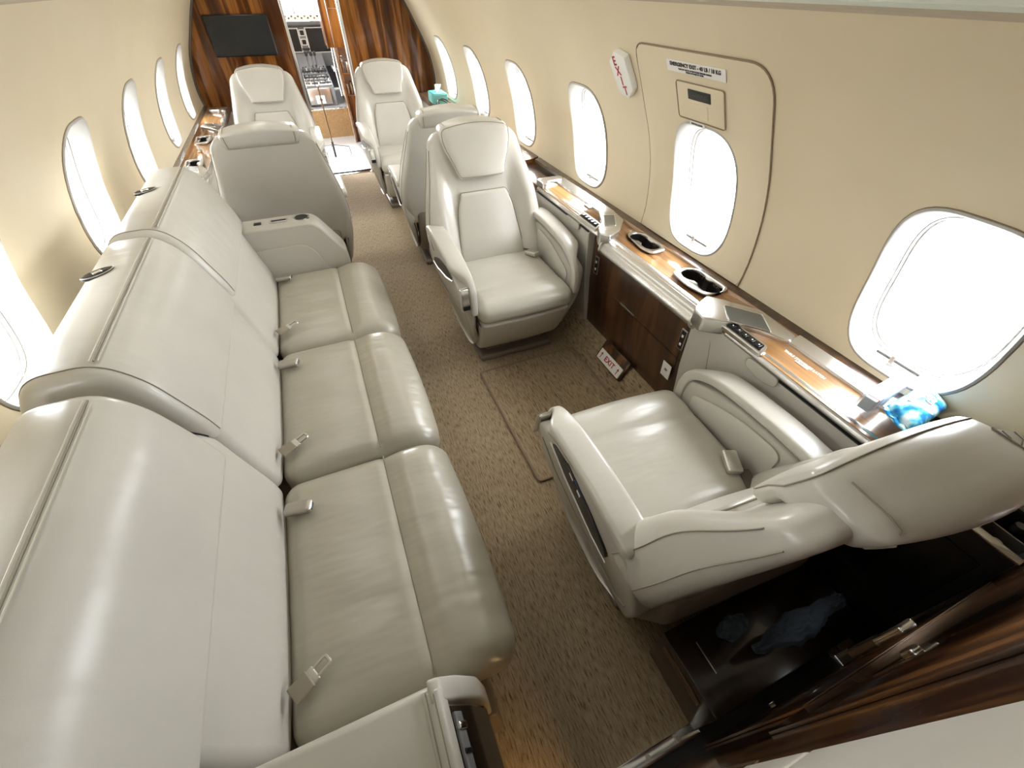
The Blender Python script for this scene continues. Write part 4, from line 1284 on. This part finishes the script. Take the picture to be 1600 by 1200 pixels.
# dark shoe with a white zigzag sole lying on the ledge end
sh = thing('shoe', 'dark shoe showing a white zigzag sole at the right edge of the picture', 'shoe', (1.0, .10, .72))
sp = fillet([(-.09, -.022, .03), (-.05, -.034, .03), (.03, -.028, .03), (.095, -.026, .03), (.1, .02, .03), (.02, .028, .03), (-.06, .026, .03)], .02)
sm = Matrix.Translation((1.02, .085, .765)) @ Matrix.Rotation(-.5, 4, 'Z') @ Matrix.Rotation(.35, 4, 'X')
link('shoe_upper', rel(sh, sweep(sp, -.045, 0, .012, lambda a, b, t: sm @ Vector((a*.8, b*.8, t)), n=3)), 'cockpit_dark', sh)
so_ = link('sole', rel(sh, sweep(sp, 0, .012, .003, lambda a, b, t: sm @ Vector((a*.82, b*.82, t)), n=2)), 'white', sh)
for k in range(5):
    x0 = -.06+.026*k
    link('tread_groove', rel(sh, tube([sm @ Vector((x0, -.018, .0125)), sm @ Vector((x0+.012, 0, .0125)), sm @ Vector((x0, .018, .0125))], .0018, seg=5)), 'cockpit', so_)

# ------------------------------------------------------------------ small things on the ledges
# pack of wipes in blue film with a clear box of papers leaning on it
wp = thing('wipes_packet', 'soft blue printed film packet of wipes on the ledge below the nearest right window', 'packet', (.98, .25, .70))
wm = Matrix.Translation((.985, .222, .751)) @ Matrix.Rotation(.12, 4, 'Z') @ Matrix.Rotation(.12, 4, 'Y') @ Matrix.Rotation(.30, 4, 'X')
link('film_body', rel(wp, xform(rbox(.105, .038, .026, .018, (16, 8, 3), fn=lambda x, y, z: (x, y, z*(1-.45*abs(x/.105)**3) + .002*math.sin(x*90)*math.cos(y*70))), wm)), 'film', wp)
for s in (-1, 1):
    link('crimped_end', rel(wp, xform(rbox(.010, .036, .002, .0015, (2, 10, 1), fn=lambda x, y, z: (x, y, z+.0016*math.sin(y*260))), wm @ Matrix.Translation((s*.110, 0, 0)))), 'film', wp)
link('printed_word', rel(wp, xform(text_bm('clo', .034, .0008, .0012), wm @ Matrix.Translation((.02, .002, .0275)))), 'white', wp)
link('printed_band', rel(wp, xform(rbox(.004, .032, .001, .001, (1, 3, 1)), wm @ Matrix.Translation((-.038, 0, .0255)) @ Matrix.Rotation(.5, 4, 'Z'))), 'label_white', wp)
bx = thing('clear_plastic_box', 'clear plastic box with white and red printed cards beside the blue packet', 'box', (.93, .29, .70))
bmx = Matrix.Translation((.945, .286, .750)) @ Matrix.Rotation(.12, 4, 'Z') @ Matrix.Rotation(.10, 4, 'Y')
link('box_shell', rel(bx, xform(rbox(.085, .020, .030, .003, (2, 2, 2)), bmx)), 'acrylic', bx)
link('white_card', rel(bx, xform(rbox(.060, .014, .020, .002, (2, 2, 2)), bmx @ Matrix.Translation((.012, 0, .001)))), 'white', bx)
link('grey_card', rel(bx, xform(rbox(.016, .014, .018, .002, (2, 2, 2)), bmx @ Matrix.Translation((-.062, 0, 0)))), 'cockpit', bx)
link('red_print', rel(bx, xform(rbox(.006, .0145, .0185, .001, (1, 2, 2)), bmx @ Matrix.Translation((-.058, 0, .0005)))), 'red_soft', bx)
link('red_print', rel(bx, xform(rbox(.004, .0145, .0205, .001, (1, 2, 2)), bmx @ Matrix.Translation((-.034, 0, .0008)))), 'red_soft', bx)
# tissue box, strap and tray far forward
tb = thing('tissue_box', 'pale turquoise tissue box with a white tissue on the far right ledge', 'tissue box', (.93, 4.52, .704))
link('carton', rbox(.066, .10, .038, .004, (2, 2, 2), fn=lambda x, y, z: (x, y, z+.038)), 'turquoise', tb)
link('carton_top', rbox(.062, .096, .002, .002, (2, 2, 1), fn=lambda x, y, z: (x, y, z+.079)), 'teal_mid', tb)
link('tissue_tuft', rbox(.030, .004, .038, .003, (8, 1, 8), fn=lambda x, y, z: (x*(.4+.6*(z+.04)/.08)+.006*math.sin(z*60), y+.008*math.sin(x*120+z*40), z+.10)), 'tissue', tb)
st = thing('black_strap', 'coiled black cable strap on the forward right ledge beside the tissue box', 'strap', (.95, 4.18, .70))
for k, ox in enumerate((0, .03)):
    link('strap_loop', rel(st, tube([(.90+ox+.055*math.cos(a), 4.20+ox+.16*math.sin(a), .722+.028*max(0, math.sin(a*1.0))) for a in [2*PI*q/28 for q in range(28)]], .005, closed=True, seg=6)), 'black', st)
tr = thing('clear_tray', 'small pale tray under the black strap on the forward right ledge', 'tray', (.96, 4.1, .695))
link('tray_base', rel(tr, sweep(fillet([(.90, 3.98), (1.02, 3.98), (1.02, 4.30), (.90, 4.30)], .02), .706, .711, .002, PZ, n=1)), 'white', tr)
link('tray_rim', rel(tr, tube([(x, y, .714) for x, y in fillet([(.90, 3.98), (1.02, 3.98), (1.02, 4.30), (.90, 4.30)], .02)], .004, closed=True, seg=6)), 'cockpit', tr)
tl = thing('teal_leaflet', 'teal leaflet lying on the right ledge between tissue box and chair', 'leaflet', (1.01, 3.95, .70))
link('leaflet_sheet', rel(tl, box((.99, 3.72, .706), (1.025, 3.93, .709))), 'teal', tl)

# ------------------------------------------------------------------ entry vestibule and cockpit ahead of the doorway
bm = bmesh.new()
bm.faces.new([bm.verts.new(p) for p in ((-1.05, 5.19, 0), (1.05, 5.19, 0), (1.05, 6.76, 0), (-1.05, 6.76, 0))])
struct(link('floor_entry', bm, 'vinyl'))
struct(link('wall_entry_right', box((.96, 5.19, 0), (1.0, 6.76, 1.75)), 'wood_blk'))
struct(link('wall_entry_left', box((-1.05, 6.32, 0), (-1.01, 6.76, 1.75)), 'wall'))
struct(link('wall_entry_left_aft', box((-1.05, 5.19, 0), (-1.01, 5.38, 1.75)), 'wall'))
struct(link('ceiling_entry', box((-1.05, 5.19, 1.74), (1.05, 6.80, 1.78)), 'ceiling'))
struct(link('wall_cockpit_left', box((-1.05, 6.76, 0), (-.30, 6.80, 1.75)), 'wall'))
sr_ = struct(link('trim_9', box((-.40, 6.74, .0), (.45, 6.78, .315)), 'carpet_tan'))
struct(link('floor_cockpit', box((-1.05, 6.76, .29), (1.05, 8.6, .31)), 'vinyl'))
struct(link('trim_10', box((-.42, 6.735, .315), (.47, 6.80, .325), .002), 'chrome'))
GC = thing('galley_cabinet', 'tall walnut galley cabinet beyond the doorway, with a niche of bright containers', 'cabinet', (.6, 6.55, 0))
RG = lambda bm: rel(GC, bm)
link('upper_cabinet', RG(box((.19, 6.40, .965), (.955, 6.74, 1.735), .004)), 'wood_blk', GC)
link('lower_cabinet', RG(box((.285, 6.40, .0), (.955, 6.74, .50), .004)), 'wood_blk', GC)
link('side_post', RG(box((.265, 6.38, .0), (.285, 6.74, .965), .003)), 'wood_led', GC)
link('edge_trim', RG(box((.258, 6.372, .0), (.266, 6.384, 1.735), .002)), 'satin', GC)
link('edge_trim', RG(box((.182, 6.372, .965), (.191, 6.384, 1.735), .002)), 'satin', GC)
link('niche_back', RG(box((.285, 6.68, .50), (.955, 6.74, .965))), 'satin', GC)
link('niche_shelf', RG(box((.285, 6.40, .72), (.60, 6.68, .73))), 'chrome', GC)
link('cabinet_split', RG(box((.285, 6.3965, 1.30), (.60, 6.40, 1.305))), 'satin', GC)
ci = 0
spots = []
for row, z in enumerate((.502, .732)):
    for k in range(4): spots.append((.315+.048*k, 6.50+.03*((k+row) % 2), z, .017+.003*((k*2+row) % 2), .10+.02*((k+row*2) % 3)))
where = ['lower shelf', 'upper shelf']
order = ['nearest the doorway edge', 'second from the doorway edge', 'third from the doorway edge', 'farthest from the doorway edge']
for ci, (x, y, z, r_, h_) in enumerate(spots):
    t = thing('steel_container', 'bright steel container on the galley niche %s, %s' % (where[ci//4], order[ci % 4]), 'container', (x, y, z), 0, 'containers in the galley niche')
    link('container_body', lathe([(0, 0), (r_, 0), (r_, h_*.75), (r_*.7, h_*.85), (r_*.7, h_), (0, h_)], 16), 'chrome', t)
    link('container_lid', lathe([(0, h_), (r_*.75, h_), (r_*.75, h_*1.08), (0, h_*1.1)], 16), ('white', 'black')[ci % 2], t)
# thin folding stand on the vestibule floor
fs = thing('folding_stand', 'thin upright folding stand with spread wire feet on the pale entry floor', 'stand', (-.048, 5.84, 0))
link('pole', tube([(0, 0, .02), (0, 0, .70)], .0075, seg=8), 'edge', fs)
link('foot_sleeve', tube([(0, 0, .0), (0, 0, .16)], .012, seg=8), 'cockpit_dark', fs)
for a in (0.15, 2.3, 4.2):
    link('wire_foot', tube([(0, 0, .13), (.18*math.cos(a), .18*math.sin(a), .09), (.19*math.cos(a), .19*math.sin(a), .005)], .004, seg=6), 'cockpit_dark', fs)
# cockpit shell
struct(link('wall_cockpit_right', box((1.01, 6.76, .3), (1.05, 8.6, 1.75)), 'cockpit'))
struct(link('wall_cockpit_port', box((-1.05, 6.80, .3), (-1.01, 8.6, 1.75)), 'cockpit'))
struct(link('ceiling_cockpit', box((-1.05, 6.76, 1.74), (1.05, 8.6, 1.78)), 'cockpit'))
struct(link('wall_cockpit_front', box((-1.05, 8.35, .3), (1.05, 8.6, 1.12)), 'cockpit_dark'))
struct(link('trim_11', box((-.03, 8.52, 1.12), (.0, 8.56, 1.75), .004), 'cockpit'))
CP = thing('instrument_panel', 'grey cockpit instrument panel with dark displays seen through the doorway', 'instrument panel', (.07, 8.0, 0))
RC = lambda bm: rel(CP, bm)
link('panel_face', RC(box((-.75, 8.01, .62), (.85, 8.12, 1.10), .01)), 'cockpit', CP)
link('glareshield', RC(sweep(fillet([(7.86, 1.13), (8.30, 1.17), (8.30, 1.09), (7.98, 1.06), (7.88, 1.085)], .015), -.75, .85, .01, PX)), 'cockpit', CP)
gp = link('glareshield_panel', RC(xform(rbox(.34, .012, .030, .006, (4, 1, 2)), Matrix.Translation((.10, 7.85, 1.165)))), 'white', CP)
for k in range(14):
    link('button', RC(xform(rbox(.010, .004, .008, .003, (1, 1, 1)), Matrix.Translation((-.16+.040*k, 7.836, 1.178 - .018*(k % 2))))), 'cockpit_dark' if k % 3 else 'edge', gp)
for (x0, x1, z0, z1) in ((-.40, -.225, .80, 1.04), (-.185, -.055, .80, 1.04), (.055, .335, .79, 1.045), (.38, .62, .79, 1.045)):
    f = link('display', RC(xform(rbox((x1-x0)/2+.014, .008, (z1-z0)/2+.014, .006, (2, 1, 2)), Matrix.Translation(((x0+x1)/2, 8.006, (z0+z1)/2)))), 'white', CP)
    link('display_glass', RC(box((x0, 7.994, z0), (x1, 7.999, z1))), 'screen', f)
for z in (1.0, .90):
    f = link('small_display', RC(xform(rbox(.036, .008, .036, .005, (2, 1, 2)), Matrix.Translation((0, 8.004, z)))), 'white', CP)
    link('display_glass', RC(box((-.026, 7.993, z-.026), (.026, 7.997, z+.026))), 'screen', f)
link('knob_strip', RC(xform(rbox(.05, .008, .012, .004, (2, 1, 1)), Matrix.Translation((0, 8.0, .825)))), 'cockpit_dark', CP)
for k in range(4):
    link('knob', RC(xform(lathe([(0, .02), (.009, .02), (.011, 0)], 10), Matrix.Translation((-.036+.024*k, 7.99, .79)) @ Matrix.Rotation(PI/2, 4, 'X'))), 'cockpit_dark', CP)
PD = thing('centre_pedestal', 'cockpit centre console crowded with levers, knobs and switches', 'console', (.03, 7.4, .31))
RP = lambda bm: rel(PD, bm)
px0, px1 = -.155, .19
bm = sweep(fillet([(7.02, .31), (7.00, .52), (7.75, .66), (7.95, .79), (7.95, .31)], .02), px0, px1, .008, PX)
link('console_body', RP(bm), 'cockpit', PD)
link('aft_face', RP(box((px0+.01, 6.985, .335), (px1-.06, 7.005, .51), .004)), 'satin', PD)
q = link('outlet_plate', RP(xform(rbox(.055, .004, .045, .003, (2, 1, 2)), Matrix.Translation((-.01, 6.98, .39)))), 'white', PD)
link('outlet_dial', RP(xform(lathe([(0, .006), (.016, .006), (.018, 0)], 14), Matrix.Translation((-.01, 6.976, .39)) @ Matrix.Rotation(PI/2, 4, 'X'))), 'cockpit_dark', q)
random.seed(11)
n_k = 0
for iy in range(7):
    y = 7.06 + iy*.10
    zt = interp(y, [(7.0, .52), (7.75, .66), (7.98, .80)])
    link('module_plate', RP(xform(box((px0+.014, y-.04, zt-.004), (px1-.014, y+.04, zt+.006), .001), Matrix.Identity(4))), 'cockpit_dark' if iy % 2 else 'cockpit', PD)
    for ix in range(7):
        x = px0+.035+.046*ix + random.uniform(-.006, .006); yy = y + random.uniform(-.022, .022)
        r_ = random.choice((.007, .009, .012)); h_ = random.choice((.012, .02, .035))
        link('knob', RP(lathe([(0, h_), (r_*.8, h_), (r_, 0)], 8, at=(x, yy, zt+.004))), random.choice(('cockpit_dark', 'white', 'satin', 'cockpit_dark')), PD)
for x in (-.03, .03, .075):
    l = link('throttle_lever', RP(tube([(x, 7.66, .66), (x, 7.60, .80)], .007, seg=6)), 'satin', PD)
    link('lever_grip', RP(xform(rbox(.018, .014, .024, .009, (2, 2, 2)), Matrix.Translation((x, 7.595, .81)))), 'cockpit_dark', l)
PS = thing('pilot_seat', 'dark cockpit seat on the right of the centre console, partly cut by the doorway', 'cockpit seat', (.52, 7.3, .31))
link('seat_base', rbox(.22, .24, .10, .03, (3, 3, 2), fn=lambda x, y, z: (x, y, z+.10)), 'cockpit_dark', PS)
link('seat_back', rbox(.23, .06, .34, .05, (4, 2, 6), fn=lambda x, y, z: (x, y-.22-.12*(z+.3), z+.52)), 'cockpit_dark', PS)
link('armrest', rbox(.03, .17, .02, .015, (2, 4, 1), fn=lambda x, y, z: (x-.25, y, z+.36)), 'satin', PS)
link('side_frame', tube([(-.25, -.28, .10), (-.26, -.30, .40), (-.25, -.38, .72)], .014, seg=8), 'satin', PS)
PS2 = copy_tree(PS); PS2.location = (-.55, 7.3, .31)
tag(PS2, 'dark cockpit seat on the left of the centre console, mostly hidden by the bulkhead', 'cockpit seat')
